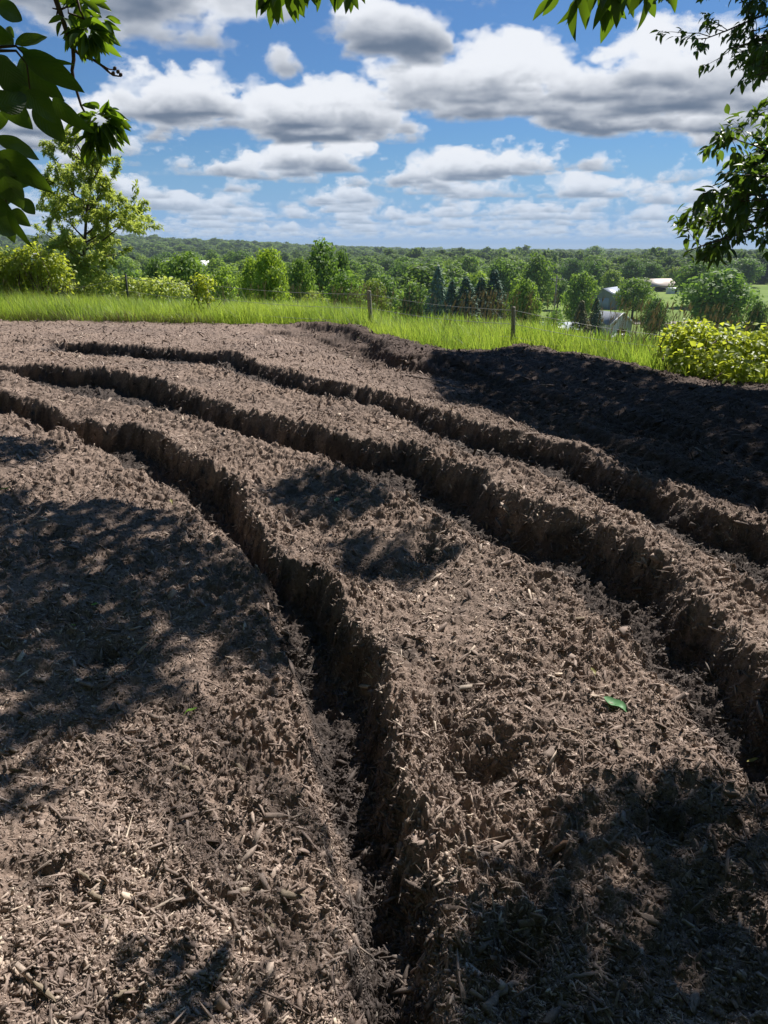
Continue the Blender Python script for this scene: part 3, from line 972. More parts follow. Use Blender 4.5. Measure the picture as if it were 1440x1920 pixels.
G1 = (1.0, 1.0, 1.0); GY = (1.6, 1.35, 1.0); GB = (0.75, 0.85, 1.1); GD = (0.62, 0.7, 0.8); GL = (1.45, 1.45, 1.2); GO = (1.15, 1.0, 0.85)
TREES = [
    # kind, variant, column, top row, distance, width px, tint, label
    ('round', 0, 790, 492, 150, 170, (0.85, .9, .85), "broad dark green oak right of the centre post with a domed crown"),
    ('tall', 1, 603, 446, 62, 105, (0.9, 1.0, .85), "tallest dark green tree in the middle, poking above the skyline"),
    ('tall', 2, 560, 478, 55, 75, (1.15, 1.2, .9), "mid green tree just left of the tallest skyline tree"),
    ('tall', 0, 640, 460, 70, 60, (0.8, .9, .8), "narrow dark tree just right of the tallest skyline tree"),
    ('bush', 0, 645, 503, 42, 115, (1.05, 1.15, .95), "rounded mid green tree low on the slope below the tallest tree"),
    ('bush', 1, 700, 515, 46, 85, (1.3, 1.15, 1.1), "pale grey green shrubby tree behind the centre fence post"),
    ('bush', 2, 590, 541, 30, 75, (2.0, 1.6, 1.2), "low yellowish shrub rising out of the grass left of the centre post"),
    ('tall', 3, 503, 458, 30, 88, (1.9, 1.75, 1.0), "bright lime green young tree left of centre behind the grass"),
    ('tall', 1, 470, 480, 33, 60, (1.7, 1.6, 1.0), "lime green sapling leaning against the left side of the bright young tree"),
    ('bush', 1, 415, 492, 38, 90, (1.5, 1.45, 1.0), "light green tree behind the vine covered post"),
    ('round', 2, 345, 470, 48, 110, (1.15, 1.2, .95), "medium green tree between the leafy sapling and the vine covered post"),
    ('tall', 0, 290, 478, 52, 60, (.75, .85, .8), "dark tree just right of the tall leafy sapling"),
    ('spruce', 0, 822, 495, 130, 84, (1.93, 1.83, 1.73), "solitary blue grey spruce beside the broad oak"),
    ('spruce', 1, 848, 522, 118, 84, (1.28, 1.35, 1.24), "leftmost and shortest spruce of the dark row"),
    ('spruce', 0, 875, 514, 117, 105, (1.14, 1.22, 1.08), "second spruce from the left in the dark row"),
    ('spruce', 1, 903, 516, 119, 100, (1.06, 1.14, 0.97), "third spruce from the left in the dark row"),
    ('spruce', 0, 928, 500, 121, 110, (0.93, 1.08, 0.91), "tallest and rightmost spruce of the dark row"),
    ('round', 1, 985, 521, 105, 78, (1.35, 1.35, 1.0), "light green silvery maple above the second fence post"),
    ('tall', 2, 1010, 470, 210, 90, (1.05, 1.1, .9), "big green tree behind the utility pole"),
    ('round', 3, 945, 482, 215, 80, (.95, 1.05, .9), "rounded tree behind the tallest dark spruce"),
    ('round', 0, 1092, 508, 165, 72, (1.15, 1.2, .9), "bright green maple left of the grey barn"),
    ('round', 1, 1193, 520, 203, 84, (1.2, 1.25, .9), "round maple with a forked trunk standing in front of the grey barn"),
    ('tall', 3, 1232, 554, 150, 62, (.95, 1.05, 1.05), "soft bluish green pine right of the forked maple"),
    ('round', 2, 1357, 502, 150, 150, (1.0, 1.12, 1.0), "largest round tree on the right above the vine thicket"),
    ('round', 3, 1312, 486, 250, 90, (.85, .95, .85), "dark tree behind the left side of the largest round tree"),
    ('tall', 1, 1330, 478, 330, 60, (.8, .9, .85), "tall dark tree far behind the largest round tree"),
    ('spruce', 1, 1092, 560, 120, 67, (2.14, 1.28, 0.81), "brownish dying conifer left of the white garage"),
    ('spruce', 0, 1120, 555, 125, 57, (1.28, 1.22, 0.86), "dull green conifer touching the roof of the white garage"),
    ('bush', 2, 1042, 572, 100, 60, (1.05, 1.2, .95), "grey green shrub in front of the long grey roof"),
    ('bush', 0, 1005, 580, 88, 40, (1.3, 1.2, 1.0), "small shrub just right of the second fence post"),
    ('bush', 1, 1250, 540, 345, 34, (.9, 1.0, .9), "small dark tree in front of the tan roofed shed"),
    ('round', 2, 1050, 520, 240, 50, (.75, .85, .8), "dark tree between the utility pole and the bright maple"),
    ('round', 1, 1150, 505, 300, 48, (1.5, 1.4, .9), "yellow green round tree behind the grey barn"),
    ('round', 0, 1118, 488, 330, 52, (.8, .95, .85), "dark round tree up behind the left end of the grey barn"),
    ('round', 2, 1188, 484, 370, 50, (.62, .75, .72), "darkest round tree behind the yellow green one"),
    ('round', 3, 1222, 490, 390, 56, (.85, .95, .85), "dull green round tree behind the tan roof"),
    ('round', 1, 1270, 500, 380, 48, (1.35, 1.2, .85), "olive yellow tree right of the tan roofed shed"),
    ('round', 3, 1075, 482, 380, 50, (.7, .85, .8), "blue green tree above the bright maple"),
    ('tall', 2, 1116, 459, 900, 46, (1.1, 1.2, 1.0), "airy feathery tree standing above the right skyline"),
    ('round', 0, 880, 478, 300, 66, (1.1, 1.15, .95), "rounded green tree above the dark spruce row"),
    ('round', 1, 845, 487, 330, 56, (1.45, 1.4, .95), "yellow green tree up behind the blue grey spruce"),
    ('round', 2, 760, 480, 310, 70, (.95, 1.05, .9), "green tree right behind the broad oak's left shoulder"),
    ('tall', 1, 1425, 560, 100, 60, (.6, .7, .75), "dark tree at the right edge beyond the thicket"),
    ('tall', 3, 240, 500, 60, 70, (.8, .95, .9), "dark green tree behind the trunk of the leafy sapling"),
    ('round', 0, 140, 495, 70, 120, (.9, 1.0, .95), "green tree glimpsed behind the left sapling's crown"),
    ('round', 3, 30, 480, 75, 130, (.85, .95, .9), "green tree behind the yellow green vines at the left edge"),
]
GROUPS = {'spruce': "dark spruces in the row"}

def build_trees():
    for k, v, px, ty, Y, w, tint, lab in TREES:
        grp = "spruces in the valley row" if k == 'spruce' and 'dark row' in lab else None
        put_tree(k, v, px, ty, Y, w, tint, lab, grp)
    # individual trees of the middle distance, three depths of wood
    r = np.random.default_rng(11)
    tones = [((0.8, .92, .85), 'dark green'), ((1.05, 1.12, .9), 'mid green'), ((1.4, 1.35, .95), 'yellow green'), ((1.2, 1.25, 1.05), 'pale green')]
    n = 0
    todo = []
    for row, (Y0, Y1, tops) in enumerate(((120, 190, (505, 530)), (220, 330, (484, 500)), (360, 520, (476, 484)))):
        for px in np.arange(-20, 1460, (66, 52, 34)[row]):
            px = px + r.uniform(-14, 14)
            Y = r.uniform(Y0, Y1)
            if px > 985 and row < 2 or 1225 < px < 1310:
                continue
            if px > 940 and row == 0:
                continue
            top = r.uniform(*tops) - (10 if px < 480 else 0)
            ti, nm = tones[r.integers(0, 4)] if px > 460 else tones[r.integers(0, 3)]
            wpx = r.uniform(1.15, 1.75) * (12 / Y * FPX)
            wpx = min(wpx, 95)
            where = 'left of the skyline tree' if px < 600 else 'left of the spruces' if px < 900 else 'up beyond the grey barn'
            depth = ('nearest', 'middle', 'farthest')[row]
            grp = f"{nm} trees, {depth} rank {where}"
            todo.append((grp, px, top, Y, wpx, tuple(np.array(ti) * r.uniform(.9, 1.1)), f"{nm} tree in the {depth} rank {where}", ['round', 'tall'][int(r.random() < .3)], int(r.integers(0, 4))))
            n += 1
    ordn = ['leftmost', 'second from left', 'third from left', 'fourth from left', 'fifth from left', 'sixth from left', 'seventh from left', 'eighth from left', 'ninth from left']
    for grp in sorted(set(q[0] for q in todo)):
        same = sorted([q for q in todo if q[0] == grp], key=lambda q: q[1])
        for i, (g_, px, top, Y, wpx, ti, lab, kd, vr) in enumerate(same):
            if len(same) > 1:
                lab = f"{ordn[min(i, 8)]} {lab}"
            put_tree(kd, vr, px, top, Y, wpx, ti, lab, grp if len(same) > 1 else None)
    print("individual mid trees", n)

def build_forest():
    """the far-off wood, one mass to the horizon"""
    r = np.random.default_rng(12)
    protos = []
    for q in range(6):
        lb = lobes(r, 10, 9.5, 0.05, 7, 'round')
        protos.append([crown_np(n, s, lb, r, fill=0.1) for n, s in ((700, 1.5), (260, 2.3), (110, 3.4))])
    parts = []
    pts = []
    y = 420.0
    while y < 4200:
        sp = 10 + y * 0.011
        half = y * 0.85
        xs = np.arange(-half, half, sp * 0.95)
        xs = xs + r.uniform(-.4, .4, len(xs)) * sp
        pts.append(np.stack([xs, y + r.uniform(-.5, .5, len(xs)) * sp, np.full(len(xs), sp)], 1))
        y += sp * (0.9 + y * 0.0004)
    P = np.concatenate(pts)
    zt = terrain_z(P[:, 0], P[:, 1])
    stand = perlin(P[:, 0] * 0.006, P[:, 1] * 0.006, 41)
    H = 11.0 + 3.0 * r.normal(size=len(P)).clip(-1.5, 1.8) + 5 * stand + 7 * (r.random(len(P)) < .04) * r.random(len(P))
    lod = np.where(P[:, 1] < 900, 0, np.where(P[:, 1] < 1900, 1, 2))
    tone = np.clip(0.5 + 0.9 * perlin(P[:, 0] * 0.012, P[:, 1] * 0.012, 42) + 0.14 * r.normal(size=len(P)), 0, 1)
    k = r.integers(0, 6, len(P))
    for q in range(6):
        for l in range(3):
            s = (k == q) & (lod == l)
            if not s.any():
                continue
            pv, pf, pt = protos[q][l]
            m = s.sum()
            a = r.uniform(0, 6.28, m)
            M = np.zeros((m, 3, 3)); M[:, 0, 0] = np.cos(a); M[:, 0, 1] = -np.sin(a); M[:, 1, 0] = np.sin(a); M[:, 1, 1] = np.cos(a); M[:, 2, 2] = 1
            w = np.clip(P[s, 2], 12, 60) * 1.15 / 9.5
            S = np.stack([w, w, H[s] / 10 * 1.05], 1)
            T = np.stack([P[s, 0], P[s, 1], zt[s] - 0.5], 1)
            V, F = scatter(pv, pf, M, T, S)
            tt = np.clip(np.repeat(tone[s], len(pv)) * 0.75 + np.tile(pt, m) * 0.35 - 0.05, 0, 1)
            parts.append((V, F, tt))
    V, F, T = join_np(parts)
    m = leaf_mat("distant_wood", (0.040, 0.085, 0.030), (0.20, 0.27, 0.075), (0.28, 0.42, 0.07), 0.33, 0.7, 0.1)
    o = link("distant_forest", mesh_np("distant_forest", V, F, False, T), m)
    tag(o, "continuous green woodland rolling away to the horizon", "forest", kind='stuff')
    print("forest trees", len(P), "faces", sum(len(f) for f in F))

# ---------------------------------------------------------------- farm buildings in the valley
def roof_np(L, W, h, ov, pitch_h, th=0.12):
    """gable roof over an L (x) by W (y) plan, ridge along x, eaves at height h"""
    a = W / 2 + ov; l = L / 2 + ov
    s = pitch_h / (W / 2)
    y0, z0 = a, h - ov * s
    zr = h + pitch_h
    prof = [(-y0, z0), (0, zr), (y0, z0), (y0, z0 + th), (0, zr + th), (-y0, z0 + th)]
    V = np.array([[x, y, z] for x in (-l, l) for (y, z) in prof])
    F4 = np.array([[0, 1, 7, 6], [1, 2, 8, 7], [2, 3, 9, 8], [3, 4, 10, 9], [4, 5, 11, 10], [5, 0, 6, 11]])
    F4b = np.array([[0, 5, 4, 1], [1, 4, 3, 2], [6, 7, 10, 11], [7, 8, 9, 10]])
    return V, [F4, F4b]

def gable_wall_np(L, W, h, ph):
    V = np.array([[x, y, z] for x in (-L / 2, L / 2) for (y, z) in [(-W / 2, -0.5), (W / 2, -0.5), (W / 2, h), (0, h + ph), (-W / 2, h)]])
    F5 = np.array([[0, 1, 2, 3, 4][::-1], [5, 6, 7, 8, 9]])
    F4 = np.array([[0, 5, 9, 4], [1, 2, 7, 6][::1]])
    return V, [F5, F4]

def building(name, label, px, base_py_dist, L, W, h, ph, rz, wall, roof, cat="building", ov=0.4):
    x, y = px
    t = empty(name, (x, y, tz(x, y)), rz)
    tag(t, label, cat)
    V, F = gable_wall_np(L, W, h, ph * 0.985); link("wall", mesh_np("wall", V, F), wall, t)
    V, F = roof_np(L, W, h, ov, ph); link("roof", mesh_np("roof", V, F), roof, t)
    return t

def ribbed(name, col, scale, axis='X', rough=0.45, metallic=0.0):
    m, nt = mat_base(name)
    pos = N_(nt, 'ShaderNodeTexCoord').outputs['Object']
    w = N_(nt, 'ShaderNodeTexWave'); w.bands_direction = axis; w.inputs['Scale'].default_value = scale
    nt.links.new(pos, w.inputs['Vector'])
    n = noise_(nt, 0.6, 4, 0.6, pos)
    c = ramp(nt, n, [(0.3, tuple(v * .85 for v in col)), (0.7, col)])
    c = mixc(nt, 1.0, c, ramp(nt, w.outputs[0], [(0.0, (.8, .8, .8)), (0.3, (1, 1, 1))]), 'MULTIPLY')
    finish(nt, c, rough, 0.4, metallic=metallic)
    return m

def part_box(name, parent, mat, *a, **k):
    V, F = box_np(*a, **k)
    return link(name, mesh_np(name, V, F), mat, parent)

def build_farm():
    grey = ribbed("grey_siding", (0.23, 0.25, 0.28), 2.2)
    greyr = ribbed("grey_metal_roof", (0.42, 0.46, 0.52), 1.5, rough=0.35)
    white = ribbed("white_siding", (0.82, 0.81, 0.80), 3, 'Z', 0.6)
    shing = plain("slate_grey_shingles", (0.22, 0.24, 0.27), 0.8, 0.2, 0.2, 3)
    tanr = ribbed("tan_metal_roof", (0.62, 0.50, 0.40), 1.2, rough=0.5)
    tanw = plain("tan_wall", (0.32, 0.27, 0.21), 0.8)
    dark = plain("dark_opening", (0.03, 0.035, 0.04), 0.6)
    trim = plain("white_trim", (0.78, 0.78, 0.76), 0.6, var=0.04)
    brick = plain("brown_door_panel", (0.28, 0.12, 0.07), 0.7)
    glass = plain("window_glass", (0.05, 0.06, 0.08), 0.1, 0.6)
    # grey barn
    p = at_y(1151, 577, 243)
    b = building("barn", "large grey metal barn with a pale ribbed roof behind the forked maple", (p[0], p[1] + 6), None, 15, 10.5, 3.6, 2.6, math.radians(58), grey, greyr, "barn", 0.35)
    part_box("sliding_door", b, greyr, -7.55, 0, 1.6, 0.1, 4.2, 3.6)
    part_box("trim", b, dark, 0, -5.3, 0.15, 15.1, 0.12, 0.5)
    part_box("corner_board", b, trim, -7.53, -5.27, 1.6, 0.25, 0.25, 4.0)
    part_box("side_door", b, trim, 3.5, -5.3, 1.1, 1.0, 0.1, 2.1)
    part_box("window", b, glass, -2.0, -5.3, 2.0, 1.4, 0.1, 0.9)
    # white garage with a brown door
    p = at_y(1151, 614, 150)
    g = building("garage", "small white gabled garage with slate roof and an arched brown door", (p[0] + 0.2, p[1] + 3.5), None, 7.5, 5.0, 3.2, 1.9, math.radians(-70), white, shing, "garage", 0.35)
    # gable end facing the camera is local +x
    for s in (-1, 1):
        V = np.array([[3.9, s * 2.9, 2.85], [3.9, 0, 5.05], [3.9, 0, 5.35], [3.9, s * 2.9, 3.15],
                      [4.16, s * 2.9, 2.85], [4.16, 0, 5.05], [4.16, 0, 5.35], [4.16, s * 2.9, 3.15]])
        F = [np.array([[0, 1, 2, 3], [7, 6, 5, 4], [0, 4, 5, 1], [3, 2, 6, 7], [0, 3, 7, 4], [1, 5, 6, 2]])]
        link("bargeboard", mesh_np("bargeboard", V, F), trim, g)
    a = np.linspace(0, np.pi, 9)
    prof = [(-0.95, -0.4)] + [(-0.95 * math.cos(t), 1.6 + 0.7 * math.sin(t)) for t in a] + [(0.95, -0.4)]
    n = len(prof)
    V = np.array([[x, y, z] for x in (3.76, 3.84) for (y, z) in prof])
    F = [np.arange(n)[None][:, ::-1], (np.arange(n) + n)[None], np.array([[i, (i + 1) % n, n + (i + 1) % n, n + i] for i in range(n)])]
    d = link("door", mesh_np("door", V, F), dark, g)
    part_box("door_panel", d, brick, 3.87, 0, 1.0, 0.05, 1.1, 1.5)
    part_box("window", g, glass, -0.5, -2.53, 1.6, 1.1, 0.08, 0.9)
    # long grey roof
    p = at_y(1040, 590, 135)
    h = building("house", "low house whose long grey roof shows above the shrubs", (p[0] + 0.4, p[1] + 4), None, 9.5, 7, 2.4, 1.3, math.radians(8), white, greyr, "house", 0.4)
    part_box("window", h, glass, -1.2, -3.53, 1.4, 1.5, 0.08, 1.0); part_box("window", h, glass, 2.0, -3.53, 1.4, 1.2, 0.08, 1.0)
    part_box("vent_pipe", h, trim, 2.5, -1.5, 3.7, 0.15, 0.15, 0.5)
    # tan-roofed shed beyond the field
    p = at_y(1238, 546, 345)
    s = building("shed", "open tan roofed shed at the far end of the green field", (p[0] - 1, p[1] + 4), None, 15, 10, 2.6, 2.6, math.radians(20), tanw, tanr, "shed", 0.7)
    part_box("opening", s, dark, 1.0, -5.05, 1.0, 10, 0.12, 1.8)
    p = at_y(1261, 547, 330)
    t = building("small_shed", "tiny white shed beside the tan roofed shed", (p[0], p[1]), None, 4.4, 3, 1.9, 0.5, 0.1, white, trim, "shed", 0.2)
    part_box("door", t, dark, 0.8, -1.53, 0.9, 0.9, 0.06, 1.8)
    # house at the right edge
    p = at_y(1436, 612, 120)
    t = building("bungalow", "pale house half hidden at the right edge above the thicket", (p[0] + 1.5, p[1] + 3), None, 8, 6, 2.4, 1.4, 0.2, white, shing, "house", 0.4)
    part_box("window", t, glass, -2.4, -3.03, 1.4, 1.1, 0.08, 1.0)
    # distant white roofs among the trees at the left
    for i, (px_, py_, Y, lab) in enumerate(((308, 478, 300, "left one of two white gables glimpsed among the woods"), (378, 479, 320, "right one of two white gables glimpsed among the woods"),
                                            (65, 468, 420, "white building glimpsed through the leaves at the far left"))):
        p = at_y(px_, py_, Y)
        t = building("farmhouse", lab, (p[0], p[1]), None, 5, 4, max(3, p[2] - tz(p[0], p[1]) - 4.0), 2.0, 1.2 - i, white, trim, "house", 0.3)
        part_box("window", t, glass, 0, -2.03, 3, 1.1, 0.08, 1.2)
    # driveway and road strips
    asph = plain("pale_gravel_road", (0.42, 0.38, 0.33), 0.95, 0.1, 0.1, 2)
    def strip(name, P, wd):
        P = np.array(P, float)
        tg = np.gradient(P, axis=0); tg /= np.linalg.norm(tg, axis=1)[:, None]
        nr = np.stack([-tg[:, 1], tg[:, 0]], 1)
        k = np.linspace(-1, 1, 5)
        XY = P[:, None] + nr[:, None] * k[None, :, None] * wd / 2
        Z = terrain_z(XY[..., 0], XY[..., 1]) + 0.10
        V = np.concatenate([XY, Z[..., None]], 2).reshape(-1, 3)
        i = (np.arange(len(P) - 1) * 5)[:, None]; j = np.arange(4)[None]
        F = np.stack([i + j + 1, i + j, i + 5 + j, i + 6 + j], 2).reshape(-1, 4)
        o = link(name, mesh_np(name, V, F), asph); tag(o, kind='structure')
    q = [ground(px_, 607 - (px_ - 1150) * 0.008, VAL) for px_ in np.linspace(1000, 1440, 24)]
    strip("gravel_road", [(v[0], v[1]) for v in q], 6)
    # white car by the garage
    paint = plain("white_car_paint", (0.75, 0.76, 0.78), 0.3, 0.5, 0.03)
    tyre = plain("tyre_rubber", (0.02, 0.02, 0.02), 0.8)
    p = at_y(1164, 623, 143)
    c = empty("parked_car", (p[0] + .6, p[1], tz(p[0], p[1])), math.radians(8)); tag(c, "white car parked beside the white garage", "car")
    def prism(name, prof, wd, mat, z=0):
        n = len(prof)
        V = np.array([[x, s * wd / 2, zz] for s in (-1, 1) for (x, zz) in prof])
        F = [np.arange(n)[None], (np.arange(n) + n)[None][:, ::-1], np.array([[(i + 1) % n, i, n + i, n + (i + 1) % n] for i in range(n)])]
        return link(name, mesh_np(name, V, F), mat, c)
    prism("body", [(-2.2, .3), (2.2, .3), (2.25, .75), (1.3, .95), (.6, 1.45), (-1.3, 1.45), (-2.0, 1.0), (-2.25, .9)], 1.75, paint)
    prism("window", [(-1.75, 1.0), (1.1, 1.0), (.55, 1.38), (-1.25, 1.38)], 1.79, glass)
    for wx in (-1.4, 1.4):
        for wy in (-.8, .8):
            V, F = tube_np([[wx, wy - .1, .33], [wx, wy + .1, .33]], [.33, .33], 14); link("wheel", mesh_np("wheel", V, F), tyre, c)
    # round hay-coloured shrub beside the car
    # utility pole
    wood = plain("weathered_pole_wood", (0.26, 0.23, 0.19), 0.9)
    p = at_y(1041, 560, 150); ztop = at_y(1041, 516, 150)[2]; zb = tz(p[0], p[1])
    t = empty("utility_pole", (p[0], p[1], zb)); tag(t, "grey wooden utility pole with a crossarm among the valley trees", "utility pole")
    V, F = tube_np([[0, 0, -.5], [0, 0, ztop - zb]], [.17, .12], 8); link("pole", mesh_np("pole", V, F, True), wood, t)
    part_box("crossarm", t, wood, 0, -.14, ztop - zb - .7, 2.6, .12, .14)
    for k_ in (-1.1, 0, 1.1):
        part_box("insulator", t, trim, k_, -.14, ztop - zb - .55, .1, .1, .2)
    # radio mast on the left skyline
    steel = plain("grey_mast_steel", (0.25, 0.25, 0.27), 0.5)
    p = at_y(270, 447, 1500); ztop = at_y(270, 429, 1500)[2]; zb = tz(p[0], p[1])
    t = empty("radio_mast", (p[0], p[1], zb)); tag(t, "thin radio mast rising above the left skyline", "mast")
    V, F = tube_np([[0, 0, -1], [0, 0, ztop - zb]], [1.0, .55], 6); link("mast", mesh_np("mast", V, F), steel, t)
    part_box("antenna_platform", t, steel, 0, 0, ztop - zb - 1, 3.4, 3.4, 1.6)

# ---------------------------------------------------------------- verge: grass, weeds, fence
def build_grass():
    r = np.random.default_rng(21)
    # blade: three segments, bending over
    pv = np.array([[-.5, 0, 0], [.5, 0, 0], [-.42, .10, .4], [.42, .10, .4], [-.25, .34, .78], [.25, .34, .78], [0, .66, 1.0]])
    pf = [np.array([[0, 1, 3, 2], [2, 3, 5, 4]]), np.array([[4, 5, 6]])]
    parts = []
    def band(n, s0, s1, hgt, wid, tlo, thi, dens=None, bend=0.5, x0=-26, x1=15):
        x = r.uniform(x0, x1, n)
        s = s0 + (s1 - s0) * r.random(n) ** 0.8
        y = border_y(x) + s
        keep = (y > 5) & (np.abs(x) < 0.75 * y + 5)
        if dens is not None:
            keep &= r.random(n) < dens(x, y, s)
        x, y, s = x[keep], y[keep], s[keep]
        m = len(x)
        z = terrain_z(x, y) - 0.02
        a = r.uniform(0, 2 * np.pi, m) * 0.65 + 0.6 * perlin(x * .8, y * .8, 51) * 3
        bd = np.clip(r.normal(bend, .25, m), .05, 1.3)
        h = hgt * r.uniform(.5, 1.12, m) * (0.88 + 0.22 * perlin(x * 0.9, y * 0.9, 52)) * (0.72 + 0.28 * smooth((s + 0.0) / .7)) * np.clip(1.05 - .035 * x, .9, 1.35)
        w = wid * r.uniform(.6, 1.3, m)
        M = np.zeros((m, 3, 3))
        M[:, 0, 0] = np.cos(a); M[:, 1, 0] = np.sin(a)
        M[:, 0, 1] = -np.sin(a) * bd; M[:, 1, 1] = np.cos(a) * bd
        M[:, 2, 2] = 1; M[:, 2, 1] = -0.15 * bd
        M[:, 0, 2] = r.normal(0, .16, m); M[:, 1, 2] = r.normal(0, .16, m)
        V, F = scatter(pv, pf, M, np.stack([x, y, z], 1), np.stack([w, h, h], 1))
        parts.append((V, F, np.repeat(np.clip(r.uniform(tlo, thi, m) + .15 * perlin(x * .5, y * .5, 53), 0, 1), 7)))
    band(195000, -0.1, 2.6, 0.60, 0.0085, .45, 1.0)
    band(9000, 0.1, 2.8, 0.80, 0.007, .0, .75)
    band(34000, 2.4, 7.5, 0.52, 0.016, .35, .8)
    band(14000, 5, 16, 0.6, 0.035, .2, .6)
    band(13000, -0.28, 0.25, 0.30, 0.012, .0, .28, bend=1.0)      # dead thatch along the rim
    band(9000, -.25, .35, 0.5, 0.013, .0, .22, bend=1.1, x0=-16, x1=-3.5)
    V, F, T = join_np(parts)
    m, nt = mat_base("grass_blade")
    t = attr(nt, 'tint')
    c = ramp(nt, t, [(0.0, (0.16, 0.125, 0.07)), (0.27, (0.15, 0.135, 0.06)), (0.34, (0.055, 0.105, 0.022)), (0.7, (0.14, 0.22, 0.035)), (1.0, (0.25, 0.31, 0.06))])
    tc = ramp(nt, t, [(0.0, (0.12, 0.09, 0.04)), (0.27, (0.12, 0.11, 0.03)), (0.34, (0.18, 0.34, 0.03)), (1.0, (0.62, 0.76, 0.09))])
    finish(nt, c, 0.45, 0.4, transl=0.5, tcol=tc)
    o = link("verge_grass", mesh_np("verge_grass", V, F, False, T), m)
    tag(o, "long bright green grass along the fence beyond the mulch", "grass", kind='stuff')
    # seed-headed stalks behind the fence
    parts = []
    n = 2800
    x = r.uniform(-14, 9, n); s = r.uniform(1.6, 5.5, n); y = border_y(x) + s
    dn = smooth((perlin(x * .35, y * .35, 55) + .35) * 1.3)
    keep = r.random(n) < dn * np.where((x > -1) & (x < 5.5), 1.0, .35)
    x, y = x[keep], y[keep]; m = len(x)
    z = terrain_z(x, y)
    h = r.uniform(.65, 1.02, m); lean = np.stack([r.normal(.12, .16, m), r.normal(0, .12, m), np.ones(m)], 1)
    st = np.array([[-.5, 0, 0], [.5, 0, 0], [.35, 0, 1], [-.35, 0, 1]]); sf = np.array([[0, 1, 2, 3]])
    M = frames(lean, np.tile([1.0, 0.2, 0], (m, 1)))
    V, F = scatter(st, sf, M, np.stack([x, y, z], 1), np.stack([np.full(m, .006), np.full(m, .006), h], 1)); parts.append((V, F, np.full(len(V), .3)))
    tip = np.stack([x, y, z], 1) + M[:, :, 2] * h[:, None]
    hd = np.array([[0, 0, -.1], [.16, .02, .35], [.34, 0, 1.0], [.02, -.05, .45]]); hf = np.array([[0, 1, 2, 3]])
    for _ in range(3):
        M2 = frames(lean + r.normal(0, .15, (m, 3)), r.normal(size=(m, 3)) * .6 + [1, 0, 0])
        V, F = scatter(hd, hf, M2, tip - M[:, :, 2] * .06, np.stack([np.full(m, .055), np.full(m, .055), r.uniform(.08, .15, m)], 1)); parts.append((V, F, np.full(len(V), r.uniform(.5, .9))))
    V, F, T = join_np(parts)
    sm = leaf_mat("dry_seedhead", (0.14, 0.115, 0.065), (0.27, 0.215, 0.13), (0.22, 0.17, 0.08), 0.3)
    o = link("seeding_grass", mesh_np("seeding_grass", V, F, False, T), sm)
    tag(o, "tall tan seed-headed grass stalks behind the fence", "grass", kind='stuff')

def leaf_proto(L=1.0, W=0.42, fold=0.10, droop=0.18, n=5, tip=1.0):
    """a leaf lying along +x: midrib and two edges, folded and drooping"""
    t = np.linspace(0, 1, n)
    w = W * 0.5 * np.sin(np.pi * t ** 0.85) ** 0.8 * (1 - 0.25 * t)
    w[0] = 0.02 * W; w[-1] = 0.0
    mid = np.stack([t * L, 0 * t, -droop * t ** 2], 1)
    l = mid + np.stack([0 * t, w, fold * w / max(W, 1e-6) * 2.0], 1); q = mid + np.stack([0 * t, -w, fold * w / max(W, 1e-6) * 2.0], 1)
    V = np.concatenate([mid, l, q])
    i = np.arange(n - 1)
    F = np.concatenate([np.stack([i, i + 1, n + i + 1, n + i], 1), np.stack([i, 2 * n + i, 2 * n + i + 1, i + 1], 1)])
    return V, F

def leaves_at(P, D, size, r, proto_=None, up=None, jit=0.35):
    """leaves at P pointing along D"""
    pv, pf = proto_ if proto_ else leaf_proto()
    n = len(P)
    nz = (np.tile([0, 0, 1.0], (n, 1)) if up is None else up) + r.normal(0, jit, (n, 3))
    x = D / np.linalg.norm(D, axis=1)[:, None]
    z = nz - (nz * x).sum(1)[:, None] * x; z /= np.linalg.norm(z, axis=1)[:, None]
    M = np.stack([x, np.cross(z, x), z], 2)
    V, F = scatter(pv, pf, M, P, size)
    return V, F, np.repeat(np.clip(r.normal(.5, .22, n), 0, 1), len(pv))

